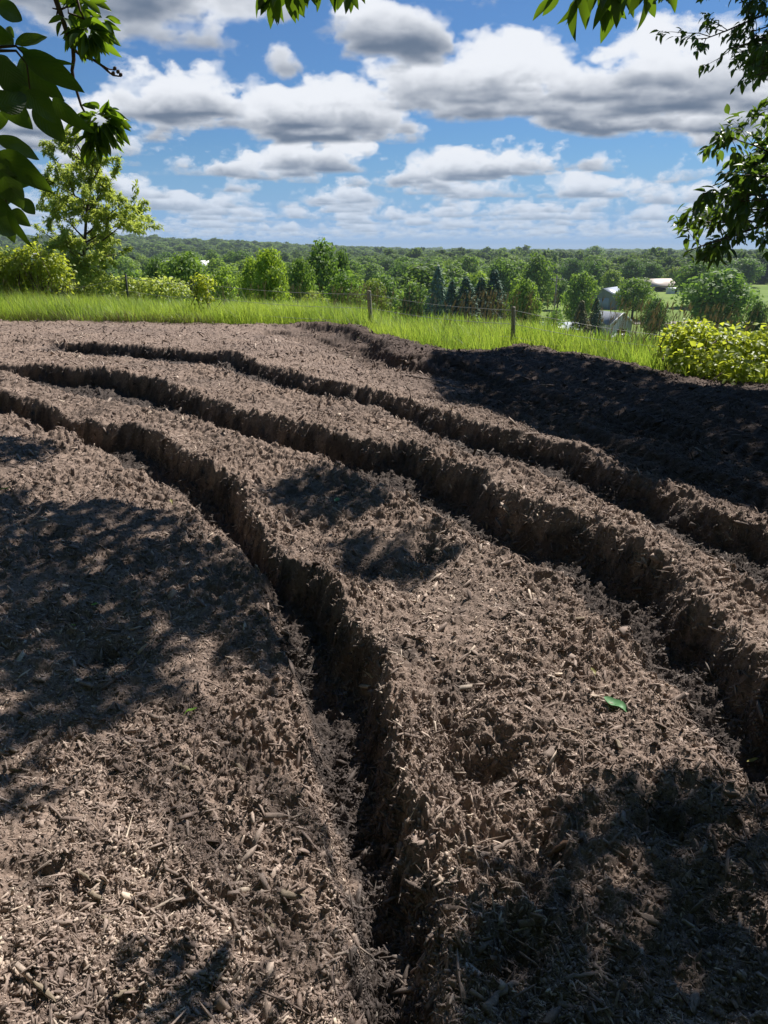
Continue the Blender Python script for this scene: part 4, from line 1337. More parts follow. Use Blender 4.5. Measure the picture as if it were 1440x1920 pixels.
def build_fence():
    wood = plain("weathered_post_wood", (0.40, 0.35, 0.28), 0.9, 0.2, 0.35, 30)
    steel = plain("dark_green_post_steel", (0.05, 0.06, 0.05), 0.6)
    posts = []
    def wooden(px, top, Y, wpx, lab, vine=False):
        p = at_y(px, top, Y); zb = tz(p[0], p[1]); dep = Y * math.cos(PITCH) + (CAM_H - p[2]) * math.sin(PITCH)
        w = wpx / FPX * dep / 2 * .8
        h = p[2] - zb
        t = empty("fence_post", (p[0], p[1], zb)); tag(t, lab, "fence post")
        V, F = tube_np([[0, 0, -.3], [.01, 0, h * .5], [-.01, .0, h - .02], [-.01, 0, h]], [w * 1.05, w, w * .97, w * .8], 9)
        V = V + rng.normal(0, w * .05, V.shape)
        link("post", mesh_np("post", V, F), wood, t)
        for f in (.55, .8):
            V, F = tube_np([[-w * 1.1, -w * .9, h * f], [w * 1.1, -w * .9, h * f + .01]], [.004, .004], 4); link("staple", mesh_np("staple", V, F), steel, t)
        posts.append((p[0], p[1] - w, zb, h))
        return t
    def tpost(px, top, Y, lab):
        p = at_y(px, top, Y); zb = tz(p[0], p[1]); h = p[2] - zb
        t = empty("fence_post", (p[0], p[1], zb)); tag(t, lab, "fence post")
        V1, F1 = box_np(0, 0, h / 2 - .15, .045, .012, h + .3); V2, F2 = box_np(0, .022, h / 2 - .15, .012, .032, h + .3)
        V, F, _ = join_np([(V1, F1, None), (V2, F2, None)])
        link("post", mesh_np("post", V, F), steel, t)
        V, F = box_np(0, -.013, h * .5, .014, .014, h * .9)
        link("lug_strip", mesh_np("lug_strip", V, F), steel, t)
        posts.append((p[0], p[1], zb, h)); return t
    wooden(70, 545, 19.2, 9, "dark wooden fence post shaded under the yellow green vines")
    tpost(235, 513, 18.6, "thin dark steel fence post in front of the leafy sapling")
    wooden(387, 528, 17.2, 8, "fence post wrapped in climbing vine left of the bright young tree")
    wooden(693, 545, 14.6, 10, "bare grey wooden fence post nearest the middle")
    wooden(964, 575, 12.2, 10, "leaning brown wooden fence post right of the spruce row")
    wooden(1310, 630, 10.6, 9, "fence post swallowed by the right vine thicket")
    # strands of wire
    wm = plain("galvanised_wire", (0.32, 0.32, 0.31), 0.5, 0.4)
    pts = [(-24, 24.0, tz(-24, 24), 1.0)] + posts + [(12, 5.6, tz(12, 5.6), .9)]
    for f, lab in ((0.93, "top strand of the wire fence"), (0.66, "middle strand of the wire fence"), (0.40, "lowest strand of the wire fence")):
        P = []
        for a, b in zip(pts[:-1], pts[1:]):
            for t in np.linspace(0, 1, 7)[:-1]:
                z = (a[2] + a[3] * f) * (1 - t) + (b[2] + b[3] * f) * t - .05 * math.sin(math.pi * t)
                P.append((a[0] * (1 - t) + b[0] * t, a[1] * (1 - t) + b[1] * t, z))
        V, F = tube_np(P, [.0035] * len(P), 4, False)
        o = link("fence_wire", mesh_np("fence_wire", V, F), wm)
        tag(o, lab + " strung from post to post above the grass", "wire", "strands of fence wire")
    return posts

M_VINE = leaf_mat("vine_leaf", (0.14, 0.21, 0.035), (0.40, 0.46, 0.06), (0.74, 0.82, 0.07), 0.52, 0.45, 0.4)
M_LIME = leaf_mat("sapling_leaf", (0.20, 0.29, 0.06), (0.40, 0.47, 0.11), (0.74, 0.84, 0.14), 0.5, 0.45, 0.4)
M_TWIG = plain("twig_bark", (0.09, 0.055, 0.05), 0.7, 0.3, 0.25, 60)

def thicket(name, lab, cat, blobs, n, size, mat, r, stems, gaps=0.0):
    """leafy vine mass; blobs in world coordinates"""
    c = np.array(blobs)[:, :2].mean(0)
    base = np.array([c[0], c[1], tz(c[0], c[1])])
    t = empty(name, base); tag(t, lab, cat)
    B = np.array(blobs, float)
    w = B[:, 3] * B[:, 5]; w /= w.sum()
    k = r.choice(len(B), n, p=w)
    d = r.normal(size=(n, 3)); d /= np.linalg.norm(d, axis=1)[:, None]
    d[:, 2] = np.where(d[:, 2] < -.5, -d[:, 2], d[:, 2])
    rad = 1 - np.abs(r.normal(0, .16, n)) + 0.10 * r.normal(size=n) * (d[:, 2] > 0.3)
    P = B[k, :3] + d * rad[:, None] * B[k, 3:6]
    P += 0.06 * r.normal(size=P.shape)
    keep = P[:, 2] > terrain_z(P[:, 0], P[:, 1]) + .02
    P, d = P[keep], d[keep]
    D = d * [1, 1, .3] + r.normal(0, .5, d.shape) + [0, 0, -.35]
    V, F, T = leaves_at(P - base, D, size * r.uniform(.6, 1.3, len(P)), r, leaf_proto(1, .85, .16, .25, 4), up=d * .5 + [0, 0, .7])
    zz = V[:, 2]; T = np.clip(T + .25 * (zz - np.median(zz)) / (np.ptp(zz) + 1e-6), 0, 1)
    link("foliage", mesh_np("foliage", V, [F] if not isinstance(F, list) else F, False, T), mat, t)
    parts = []
    for _ in range(stems):
        b = B[r.integers(0, len(B))]
        x0, y0 = b[0] + r.uniform(-.5, .5) * b[3], b[1] + r.uniform(-.5, .5) * b[4]
        p = np.array([x0, y0, tz(x0, y0) - .1]); P_ = [p]
        for s in range(4):
            p = p + np.array([r.normal(0, .12), r.normal(0, .12), (b[2] + b[5] * .7 - P_[0][2]) / 4]); P_.append(p)
        v, f = tube_np(np.array(P_) - base, [.016, .013, .01, .007, .004], 5); parts.append((v, f, None))
    v, f, _ = join_np(parts)
    link("stems", mesh_np("stems", v, f, True), M_TWIG, t)
    return t

def build_bushes():
    r = np.random.default_rng(33)
    def W(px, py, Y, rx, ry, rz):
        p = at_y(px, py, Y); return (p[0], p[1], p[2], rx, ry, rz)
    # right-hand thicket
    thicket("vine_thicket", "waist high yellow green grapevine thicket at the right edge", "thicket",
            [W(1300, 658, 9.6, .36, .4, .28), W(1340, 668, 9.3, .45, .5, .31), W(1400, 672, 9.3, .5, .5, .28), W(1450, 668, 9.2, .5, .5, .28), W(1530, 675, 9.0, .6, .5, .3),
             W(1350, 700, 8.7, .30, .3, .25), W(1400, 715, 8.5, .4, .3, .2), W(1300, 690, 9.0, .25, .3, .2), W(1300, 628, 9.7, .2, .3, .12), W(1400, 645, 9.5, .35, .3, .12), W(1285, 640, 9.8, .25, .3, .25), W(1620, 690, 8.8, .7, .5, .35), W(1420, 700, 9.1, .5, .4, .25)], 5600, .075, M_VINE, r, 60)
    thicket("vine_shrub", "yellow green vine covered shrub above the grass at the left edge", "shrub",
            [W(15, 505, 19.5, .55, .5, .4), W(65, 495, 19.3, .5, .5, .42), W(100, 505, 19.2, .38, .4, .3), W(35, 540, 19.6, .6, .5, .45), W(-60, 500, 19.8, .9, .6, .6), W(110, 535, 19, .3, .3, .25)],
            5200, .095, M_VINE, r, 40)
    thicket("climbing_vine", "small clump of climbing vine crowning the wrapped fence post", "vine",
            [W(385, 535, 17.0, .17, .15, .16), W(380, 555, 17.0, .14, .14, .2), W(372, 527, 17.1, .1, .1, .08)], 420, .075, M_VINE, r, 5)
    thicket("low_weeds", "leafy weeds spilling over the mulch edge beside the steel fence post", "weeds",
            [W(228, 592, 17.6, .35, .3, .14), W(165, 585, 17.9, .25, .2, .12)], 420, .07, M_LIME, r, 6)
    # wayside weeds between sapling and posts
    thicket("leafy_weeds", "waist high leafy weeds in the grass under the sapling", "weeds",
            [W(200, 545, 20.5, 1.0, .6, .35), W(290, 545, 20.5, .9, .6, .28), W(140, 550, 20, .6, .5, .3)], 2600, .10, M_LIME, r, 20)

def branch_pts(p0, d, L, r, n=6, wob=.12, sag=0.0):
    P = [np.array(p0, float)]; d = np.array(d, float); d /= np.linalg.norm(d)
    for i in range(n):
        d = d + r.normal(0, wob, 3) + np.array([0, 0, -sag]); d /= np.linalg.norm(d)
        P.append(P[-1] + d * L / n)
    return np.array(P)

def grow_tree(name, lab, cat, base, spec, leaf_n, leaf_size, proto_, mat, r, trunk_r, bark=None, jit=.35, droop=.35, spread=.22):
    """spec: list of (start point, direction, length, radius) boughs in world coords; twigs and leaves grow from them"""
    base = np.array(base, float)
    t = empty(name, base); tag(t, lab, cat)
    wood, tw_P, tw_D = [], [], []
    for (p0, d, L, rad, sag) in spec['boughs']:
        wood = []
        P = branch_pts(p0, d, L, r, 8, .04, sag)
        wood.append((*tube_np(P - base, np.linspace(rad, rad * .2, len(P)), 6), None))
        nt_ = max(4, int(L * spec.get('twigs', 7)))
        for i in range(nt_):
            f = r.uniform(.15, 1) * (len(P) - 1.001); i0 = int(f)
            q = P[i0] + (P[i0 + 1] - P[i0]) * (f - i0)
            dd = (P[i0 + 1] - P[i0]); dd /= np.linalg.norm(dd)
            td = dd * .6 + r.normal(0, .55, 3)
            tl = L * spread * r.uniform(.5, 1.2)
            T_ = branch_pts(q, td, tl, r, 4, .14, spec.get('tsag', .03))
            wood.append((*tube_np(T_ - base, np.linspace(rad * .22, rad * .06, len(T_)), 4, False), None))
            tw_P.append(T_); tw_D.append(td)
        v, f, _ = join_np(wood)
        link("bough", mesh_np("bough", v, f, True), bark or M_TWIG, t)
    v, f = tube_np(np.array(spec['trunk']) - base, np.linspace(trunk_r * 1.1, trunk_r * .3, len(spec['trunk'])), 10)
    link("trunk", mesh_np("trunk", v, f, True), bark or M_TWIG, t)
    TW = np.array(tw_P)                        # (m,5,3)
    k = r.integers(0, len(TW), leaf_n); f = r.uniform(0.1, 1, leaf_n) ** .7 * 3.999; i0 = f.astype(int); u = (f - i0)[:, None]
    P = TW[k, i0] * (1 - u) + TW[k, i0 + 1] * u
    dd = TW[k, i0 + 1] - TW[k, i0]; dd /= np.linalg.norm(dd, axis=1)[:, None]
    D = dd * .6 + r.normal(0, .55, (leaf_n, 3)) + [0, 0, -droop]
    P = P + r.normal(0, .25 * leaf_size, P.shape)
    V, F, T = leaves_at(P - base, D, leaf_size * r.uniform(.65, 1.25, leaf_n), r, proto_, jit=jit)
    link("crown", mesh_np("crown", V, F, False, T), mat, t)
    return t

def build_sapling():
    r = np.random.default_rng(44)
    # tall airy sapling left: trunk near column 165, top at row 240
    Y = 21.5
    b = at_y(158, 560, Y); b[2] = tz(b[0], b[1])
    S = lambda px, py, dy=0.0: at_y(px, py, Y + dy)
    tr = [b + [0, 0, -.3], S(158, 470), S(162, 400), S(172, 320), S(140, 262)]
    bo = []
    for (x0, y0, x1, y1, dy, rad) in [(158, 480, 70, 445, .5, .03), (158, 470, 250, 420, -.6, .03), (160, 450, 95, 385, .8, .028), (160, 440, 235, 380, -.3, .03),
                                      (162, 415, 120, 300, -.5, .026), (163, 400, 215, 315, .6, .026), (165, 380, 85, 330, .4, .022), (168, 350, 200, 285, -.3, .022),
                                      (170, 330, 135, 262, .2, .02), (172, 320, 182, 280, -.2, .018), (158, 490, 225, 475, .6, .03), (158, 500, 75, 500, -.6, .03),
                                      (158, 500, 215, 520, .5, .03), (160, 455, 262, 405, .9, .026), (152, 300, 100, 268, 0, .014), (158, 490, 120, 470, -1.2, .028), (160, 460, 190, 440, 1.2, .026),
                                      (160, 420, 150, 370, -1.0, .024), (158, 500, 160, 500, -1.4, .03), (165, 400, 170, 350, 1.0, .02)]:
        p0 = S(x0, y0); p1 = S(x1, y1, dy)
        bo.append((p0, p1 - p0, np.linalg.norm(p1 - p0), rad, -.01))
    grow_tree("sapling_tree", "tall airy light green sapling standing above the grass on the left", "tree", b,
              {'boughs': bo, 'trunk': tr, 'twigs': 9, 'tsag': .0}, 21000, .12, leaf_proto(1, .38, .1, .2, 4), M_LIME, r, .05, bark=M_BARK, spread=.46, droop=.2)

# ---------------------------------------------------------------- trees the photographer stands under
def vein_mat(name, dark, light, tl, transl=.42):
    m, nt = mat_base(name)
    t, u, v = attr(nt, 'tint'), attr(nt, 'leaf_u'), attr(nt, 'leaf_v')
    def mt(op, a, b=None, c=None):
        n = N_(nt, 'ShaderNodeMath', operation=op)
        for i, q in enumerate((a, b, c)):
            if isinstance(q, (int, float)): n.inputs[i].default_value = q
            elif q is not None: nt.links.new(q, n.inputs[i])
        return n.outputs[0]
    av = mt('ABSOLUTE', v)
    side = mt('SINE', mt('MULTIPLY', mt('SUBTRACT', u, mt('MULTIPLY', av, .34)), 58.0))
    rib = mt('MAXIMUM', mt('MULTIPLY', mt('SUBTRACT', side, .86), 5.0), mt('MULTIPLY', mt('SUBTRACT', .045, av), 40.0))
    rib = mt('MINIMUM', mt('MAXIMUM', rib, 0.0), 1.0)
    n1 = noise_(nt, 70, 3, .6)
    c = ramp(nt, t, [(0, dark), (1, light)])
    c = mixc(nt, 1.0, c, ramp(nt, n1, [(.3, (.8, .85, .8)), (.7, (1.15, 1.1, 1.05))]), 'MULTIPLY')
    c = mixc(nt, mt('MULTIPLY', rib, .45), c, (light[0] * 1.7, light[1] * 1.5, light[2] * 1.6))
    tc = ramp(nt, t, [(0, tuple(q * .6 for q in tl)), (1, tl)])
    tc = mixc(nt, mt('MULTIPLY', rib, .5), tc, tuple(q * .5 for q in tl))
    finish(nt, c, .42, .45, bump=side, bump_d=.0006, bump_s=.35, transl=transl, tcol=tc)
    return m

M_ASH = leaf_mat("shade_tree_leaf", (0.030, 0.070, 0.020), (0.085, 0.135, 0.032), (0.22, 0.36, 0.03), 0.40, 0.38, 0.5)
M_NEAR = leaf_mat("tip_leaf", (0.018, 0.055, 0.014), (0.040, 0.090, 0.018), (0.20, 0.34, 0.015), 0.42, 0.36, 0.5)
M_BROAD = vein_mat("broad_leaf", (0.018, 0.050, 0.016), (0.042, 0.088, 0.022), (0.17, 0.29, 0.015))
LEAF_L = leaf_proto(1, .46, .10, .22, 6)

def project(P):
    d = P - CAMP
    dep = d @ FWD
    return 720 + FPX * (d @ RGT) / dep, 960 - FPX * (d @ UPV) / dep, dep

def in_frame(P, m=12):
    x, y, dep = project(P)
    return (dep > 0.05) & (x > -m) & (x < 1440 + m) & (y > -m) & (y < 1920 + m)

def canopy_over(polys, r, hmin, hmax, leaf, lai):
    """leaves placed up the sun's path from ground patches given in photo pixels"""
    out = []
    for poly, cov in polys:
        G = np.array([ground(px, py, .08)[:2] for px, py in poly])
        x0, y0 = G.min(0); x1, y1 = G.max(0)
        n = int((x1 - x0) * (y1 - y0) * lai * cov / (0.30 * leaf * leaf))
        x = r.uniform(x0, x1, n); y = r.uniform(y0, y1, n)
        xw = x + .10 * perlin(x * 3, y * 3, 61) + .05 * r.normal(size=n); yw = y + .10 * perlin(x * 3, y * 3, 62) + .05 * r.normal(size=n)
        k = in_poly(xw, yw, G)
        # gaps between leaf clusters
        k &= perlin(x * 3.2, y * 3.2, 63) + 0.5 * perlin(x * 8, y * 8, 64) > (-3 if cov == 1.0 else -0.62 if cov > .8 else -0.12)
        x, y = x[k], y[k]
        h = r.uniform(hmin, hmax, len(x))
        P = np.stack([x, y, h * 0], 1) + SUN_DIR * (h / SUN_DIR[2])[:, None]
        for _ in range(12):
            v = in_frame(P)
            if not v.any():
                break
            P[v] += SUN_DIR * 0.6
        out.append(P[~in_frame(P)])
    return np.concatenate(out)

P_SHADE = [
    ([(-250, 905), (0, 915), (120, 938), (330, 962), (300, 1012), (430, 1040), (512, 1130), (545, 1245), (425, 1250), (385, 1165), (300, 1190), (285, 1300), (200, 1335), (60, 1375), (0, 1400), (-250, 1400)], 0.95),
    ([(-200, 815), (0, 822), (75, 842), (60, 872), (-200, 880)], 0.85),
    ([(480, 930), (600, 912), (680, 955), (690, 1005), (600, 1003), (520, 985)], 1.0),
    ([(570, 1030), (700, 1036), (800, 1085), (812, 1135), (700, 1125), (610, 1090)], 1.0),
    ([(850, 1760), (980, 1640), (1130, 1530), (1320, 1590), (1500, 1660), (1600, 2100), (790, 2100)], 0.95),
    ([(-60, 1440), (25, 1450), (60, 1500), (-60, 1560)], 0.8),
]
P_RIGHT = [
    ([(800, 668), (870, 660), (1000, 655), (1200, 690), (1440, 725), (2200, 760), (2300, 1050), (1440, 955), (1330, 948), (1180, 905), (1050, 850), (930, 800), (850, 775), (800, 730)], 1.0),
    ([(1150, 930), (1440, 985), (1900, 1060), (1900, 1120), (1440, 1010), (1250, 965)], 0.35),
]

def build_canopy():
    r = np.random.default_rng(71)
    # overhead shade tree, trunk out of frame on the right
    base = np.array([4.6, 2.6, tz(4.6, 2.6)])
    P = canopy_over(P_SHADE, r, 4.2, 5.2, .13, 5.2)
    # the part of the crown that keeps the near leaves in the shade
    m0 = 420
    C0 = np.array([-.45, .9, 1.95]) + r.normal(0, 1, (m0, 3)) * [.28, .2, .25]
    C0 = C0 + SUN_DIR * r.uniform(2.6, 3.6, (m0, 1))
    C0 = C0[~in_frame(C0)]
    P = np.concatenate([P, C0])
    nb = 9000
    Q = np.stack([r.uniform(-6, 8, nb), r.uniform(-7, 1.2, nb), r.uniform(4.5, 9, nb)], 1)  # unseen crown leaves added behind the camera to block sky light
    Q = Q[perlin(Q[:, 0] * .7, Q[:, 1] * .7, 66) > -.25]
    Q = Q[~in_frame(Q)]
    t = empty("shade_tree", base); tag(t, "overhanging tree whose drooping leaf tips show at the top edge", "tree")
    A = np.concatenate([P, Q]); n = len(A)
    D = r.normal(0, .6, (n, 3)) + [0, 0, -.45]
    sz = np.where(np.arange(n) < len(P), .13, .22) * r.uniform(.7, 1.25, n)
    V, F, T = leaves_at(A - base, D, sz, r, leaf_proto(1, .5, .1, .2, 4), jit=.6)
    link("crown", mesh_np("crown", V, F, False, T), M_ASH, t)
    wood = []
    fork = base + [0, 0, 4.2]
    wood.append((*tube_np(np.array([[0, 0, -.4], [0, 0, 1.5], [.05, .1, 3], [0, 0, 4.2], [-.1, 0, 6.5], [-.2, .1, 8.5]]), [.24, .19, .17, .15, .10, .05], 12), None))
    tv, tf, _ = join_np(wood); link("trunk", mesh_np("trunk", tv, tf, True), M_BARK, t)
    wood = []
    for i in range(4):
        c = P[r.integers(0, len(P))]
        mid = (fork + c) / 2 + [0, 0, .6]
        Pp = np.array([fork, (fork + mid) / 2 + [0, 0, .3], mid, (mid + c) / 2, c])
        if in_frame(Pp, 0).any():
            Pp[:, 2] += 1.2 * np.linspace(0, 1, 5)
        if in_frame(Pp, 0).any():
            continue
        wood.append((*tube_np(Pp - base, [.02, .016, .012, .009, .005], 6), None))
    # leaf tips hanging into the top of the frame
    hang = []
    def cluster(px, py, Y, n_, L, spread_px, face=0.0):
        c = at_y(px, py, Y)
        a = r.uniform(-1, 1, n_)
        B = c + RGT * (a * spread_px / FPX * Y)[:, None] + UPV * (r.uniform(.0, .55, n_) * spread_px / FPX * Y)[:, None] + np.array([0, 1, 0]) * r.normal(0, .05, n_)[:, None]
        D_ = RGT * (a * .55 + r.normal(0, .25, n_))[:, None] + np.array([0, 0, -1.0]) * r.uniform(.6, 1.1, n_)[:, None] + np.array([0, 1, 0]) * r.normal(0, .4, n_)[:, None]
        hang.append((B, D_, L * r.uniform(.7, 1.15, n_)))
        wood.append((*tube_np(np.array([c + UPV * .5 * (1 + .2 * r.random()) + RGT * .1, c + UPV * .25, c]) - base, [.006, .005, .003], 5), 'twig'))
    cluster(555, -22, 3.3, 16, .105, 45)
    cluster(520, -16, 3.3, 10, .105, 22)
    cluster(645, -18, 3.3, 8, .105, 18)
    cluster(590, -34, 3.3, 8, .105, 30)
    cluster(1085, -18, 2.75, 9, .12, 30)
    cluster(1130, -22, 2.75, 10, .12, 40)
    cluster(1185, -14, 2.75, 10, .12, 35)
    cluster(1225, -25, 2.75, 7, .11, 25)
    B = np.concatenate([h[0] for h in hang]); D_ = np.concatenate([h[1] for h in hang]); S = np.concatenate([h[2] for h in hang])
    V, F, T = leaves_at(B - base, D_, S, r, leaf_proto(1, .42, .12, .18, 7), up=np.tile([0.1, -1.0, .5], (len(B), 1)), jit=.6)
    link("hanging_leaves", mesh_np("hanging_leaves", V, F, True, T), M_NEAR, t)
    for v, f, k_ in wood:
        link("twig" if k_ else "bough", mesh_np("twig" if k_ else "bough", v, f, True), M_TWIG, t)

    # right-hand tree reaching into the frame and shading the dark compost
    base = np.array([8.6, 10.2, tz(8.6, 10.2)])
    P = canopy_over(P_RIGHT, r, 5.0, 8.0, .15, 6.0)
    g = P - SUN_DIR * ((P[:, 2] - .5) / SUN_DIR[2])[:, None]
    P = P[(g[:, 1] < border_y(g[:, 0]) - .05) & ~((g[:, 0] > 3.4) & (g[:, 1] > border_y(g[:, 0]) - .8))]
    def S(px, py, Y): return at_y(px, py, Y)
    bo = []
    Y = 5.9
    for (x0, y0, x1, y1, d0, rad) in [(1560, 330, 1345, 262, 0, .014), (1580, 370, 1310, 345, -.2, .016), (1580, 400, 1290, 410, .1, .016), (1580, 385, 1275, 455, -.1, .018), (1580, 390, 1400, 300, .3, .014),
                                      (1590, 350, 1420, 390, -.3, .014), (1560, 300, 1440, 320, .2, .012), (1590, 400, 1350, 370, .4, .014),
                                      (1580, 360, 1380, 330, -.35, .012)]:
        p0, p1 = S(x0, y0, Y + .6), S(x1, y1, Y + d0)
        bo.append((p0, p1 - p0, np.linalg.norm(p1 - p0) * 1.0, rad, .0))
    Y = 9.4
    for (x0, y0, x1, y1, d0, rad) in [(1600, -40, 1375, 10, 0, .03), (1600, 20, 1380, 55, .3, .03), (1600, 60, 1400, 105, .5, .025), (1600, 100, 1405, 150, .2, .025), (1590, 0, 1400, -10, .8, .025), (1600, 40, 1420, 80, -.4, .025),
                                      (1600, 130, 1432, 190, .5, .02), (1600, 170, 1430, 215, .2, .02), (1590, -30, 1360, -5, .3, .025), (1600, 80, 1430, 130, .8, .025), (1600, 10, 1410, 30, 1.2, .025), (1600, -20, 1350, 25, -.3, .025), (1600, 50, 1370, 90, .1, .025), (1600, 90, 1410, 140, -.4, .025), (1590, 230, 1425, 260, .2, .02), (1600, 0, 1430, 60, -.6, .025), (1600, 70, 1440, 100, .6, .025)]:
        p0, p1 = S(x0, y0, Y + .8), S(x1, y1, Y + d0)
        bo.append((p0, p1 - p0, np.linalg.norm(p1 - p0), rad, .01))
    tr = np.array([base + [0, 0, -.3], base + [0, 0, 2], base + [-.1, 0, 4], base + [0, .1, 7], base + [0, 0, 9]])
    t = grow_tree("overhanging_tree", "dark leafy tree leaning into the frame from the right edge", "tree", base,
                  {'boughs': bo, 'trunk': tr, 'twigs': 9, 'tsag': .02}, 6600, .085, leaf_proto(1, .50, .10, .25, 5), M_ASH, r, .2, spread=.22, droop=.45)
    D = r.normal(0, .6, (len(P), 3)) + [0, 0, -.4]
    V, F, T = leaves_at(P - base, D, .15 * r.uniform(.7, 1.25, len(P)), r, leaf_proto(1, .5, .1, .2, 4), jit=.6)
    link("upper_crown", mesh_np("upper_crown", V, F, False, T), M_ASH, t)
    wood = []
    for i in range(18):
        c = P[r.integers(0, len(P))]
        fk = base + [0, 0, r.uniform(3.5, 6)]
        Pp = np.array([fk, (fk + c) / 2 + [0, 0, .5], c])
        if in_frame(Pp, 0).any():
            continue
        wood.append((*tube_np(Pp - base, [.07, .04, .01], 6), None))
    for p0, d, L, rad, s in bo:
        fk = base + [0, 0, max(1.5, p0[2] - base[2] + r.uniform(-.5, .3))]
        wood.append((*tube_np(np.array([fk, (fk + p0) / 2, p0]) - base, [rad * 2, rad * 1.5, rad], 6), None))
    v, f, _ = join_np(wood); link("limbs", mesh_np("limbs", v, f, True), M_BARK, t)
    print("shade leaves", n, len(P))

def build_near_branch():
    r = np.random.default_rng(81)
    base = np.array([-3.2, -0.8, tz(-3.2, -.8)])
    t = empty("hickory_tree", base); tag(t, "near tree whose large dark glossy leaves fill the upper left corner", "tree")
    v, f = tube_np(np.array([[0, 0, -.4], [0, 0, 1.5], [.05, .1, 3], [.1, 0, 5], [.1, 0, 7]]), [.2, .16, .14, .1, .05], 12)
    link("trunk", mesh_np("trunk", v, f, True), M_BARK, t)
    # crown of the same tree, up and behind
    nb = 4200
    Q = np.stack([r.normal(-3.2, 1.6, nb), r.normal(-1.2, 1.3, nb), r.uniform(3.2, 7.5, nb)], 1)
    Q = Q[~in_frame(Q)]
    V, F, T = leaves_at(Q - base, r.normal(0, .6, Q.shape) + [0, 0, -.45], .16 * r.uniform(.7, 1.25, len(Q)), r, leaf_proto(1, .5, .1, .2, 4), jit=.6)
    link("crown", mesh_np("crown", V, F, False, T), M_ASH, t)
    # big leaves given by photo pixels: base, tip, width, depth, roll
    LV = [((-14, 4), (42, 38), 30, .95, .3), ((28, 83), (89, 69), 19, 1.02, .8), ((30, 88), (141, 122), 13, .98, -1.1), ((42, 98), (159, 174), 40, .93, .2),
          ((36, 112), (122, 190), 46, 1.0, -.2), ((62, 198), (123, 268), 42, 1.0, .35), ((-4, 168), (62, 243), 40, .98, -.3), ((0, 105), (30, 172), 44, .9, .1), ((50, 168), (106, 232), 36, .92, .5),
          ((98, 185), (178, 250), 27, .88, -.5), ((-12, 258), (74, 300), 27, 1.0, .7), ((-6, 285), (100, 362), 44, .95, .1), ((-12, 300), (44, 392), 44, .92, -.2), ((-14, 362), (27, 456), 36, .93, .2),
          ((14, 392), (63, 466), 15, .9, -1.0), ((16, 398), (58, 425), 28, 1.05, .4), ((36, 372), (66, 402), 24, 1.1, .2), ((-16, 52), (26, 84), 26, 1.05, -.4), ((-10, 20), (26, 28), 14, 1.2, .5),
          ((14, 50), (27, 72), 12, 1.2, 0), ((-20, 130), (34, 130), 40, .97, .4), ((-20, 60), (24, 74), 30, 1.0, .1), ((-20, 400), (30, 440), 40, .9, .3), ((20, 150), (70, 200), 44, .96, .1),
          ((-20, 230), (20, 215), 30, 1.02, 0), ((-14, 330), (60, 345), 34, 1.0, -.5), ((-10, 200), (50, 180), 40, .94, -.1), ((-25, 345), (20, 380), 44, .97, 0)]
    pv, pf = leaf_proto(1.0, 1.0, .0, .0, 14)
    k_ = len(pv) // 3
    LVV = np.concatenate([np.zeros(k_), np.ones(k_), -np.ones(k_)])
    LVS, LFS, LT = [], [], []
    o = 0
    for (b, tp, w, dp, roll) in LV:
        B = at_y(b[0], b[1], dp); E = at_y(tp[0], tp[1], dp * (1 + r.uniform(-.05, .08)))
        x = E - B; L = np.linalg.norm(x); x /= L
        view = -(B - CAMP) / np.linalg.norm(B - CAMP)
        z = view + 0.0; z -= x * (z @ x); z /= np.linalg.norm(z); y = np.cross(z, x)
        zz = z * math.cos(roll * .6) + y * math.sin(roll * .6); yy = np.cross(zz, x)
        W = w / FPX * dp / max(.45, math.cos(roll * .6)) * 1.08
        v = pv.copy()
        s = v[:, 1].copy()
        tt = v[:, 0]
        v[:, 1] *= (W / 1.0)
        # fold along the midrib, sag and ripple
        v[:, 2] = np.abs(s) * W * .45 + .05 * L * np.sin(tt * np.pi) * r.uniform(.2, 1.6) + .012 * L * np.sin(tt * 17 + r.uniform(0, 6)) * (np.abs(s) > .05)
        v[:, 0] *= L
        P = B + v[:, :1] * x + v[:, 1:2] * yy + v[:, 2:3] * zz
        LVS.append(P); LFS.append(pf + o); o += len(pv)
        tn = r.uniform(.2, .8)
        LT.append(np.clip(np.full(len(pv), tn) + .25 * (np.abs(s) < .02), 0, 1))
    V = np.concatenate(LVS) - base; F = np.concatenate(LFS)
    me = mesh_np("broad_leaves", V, F, True, np.concatenate(LT))
    for nm, q in (("leaf_u", pv[:, 0]), ("leaf_v", LVV)):
        at = me.attributes.new(nm, 'FLOAT', 'POINT'); at.data.foreach_set("value", np.tile(q, len(LV)).astype(np.float32))
    link("broad_leaves", me, M_BROAD, t)
    # leaf stalks and the hanging twig
    tw = []
    def twig(pts, rads, dp):
        P = np.array([at_y(a, b_, dp) for a, b_ in pts]) - base
        tw.append((*tube_np(P, rads, 6), None))
    twig([(-40, 95), (0, 88), (30, 86), (44, 100)], [.0022, .0018, .0014, .001], .97)
    twig([(-40, 85), (0, 95), (30, 95), (50, 120), (60, 200)], [.0022, .0018, .0014, .001, .0008], .96)
    twig([(-40, 290), (-5, 300), (14, 392)], [.0022, .0018, .001], .95)
    tw1 = [(100, -30), (105, 0), (116, 32), (128, 68), (137, 92), (138, 112), (135, 132), (139, 155), (145, 175), (152, 198), (162, 216)]
    twig(tw1, list(np.linspace(.0075, .0028, len(tw1))), 2.3)
    twig([(138, 92), (152, 104), (175, 112), (190, 122), (203, 134), (212, 141), (224, 143)], [.0045, .004, .0036, .0033, .003, .0024, .0018], 2.3)
    twig([(190, 122), (203, 129), (213, 131)], [.003, .002, .0015], 2.3)
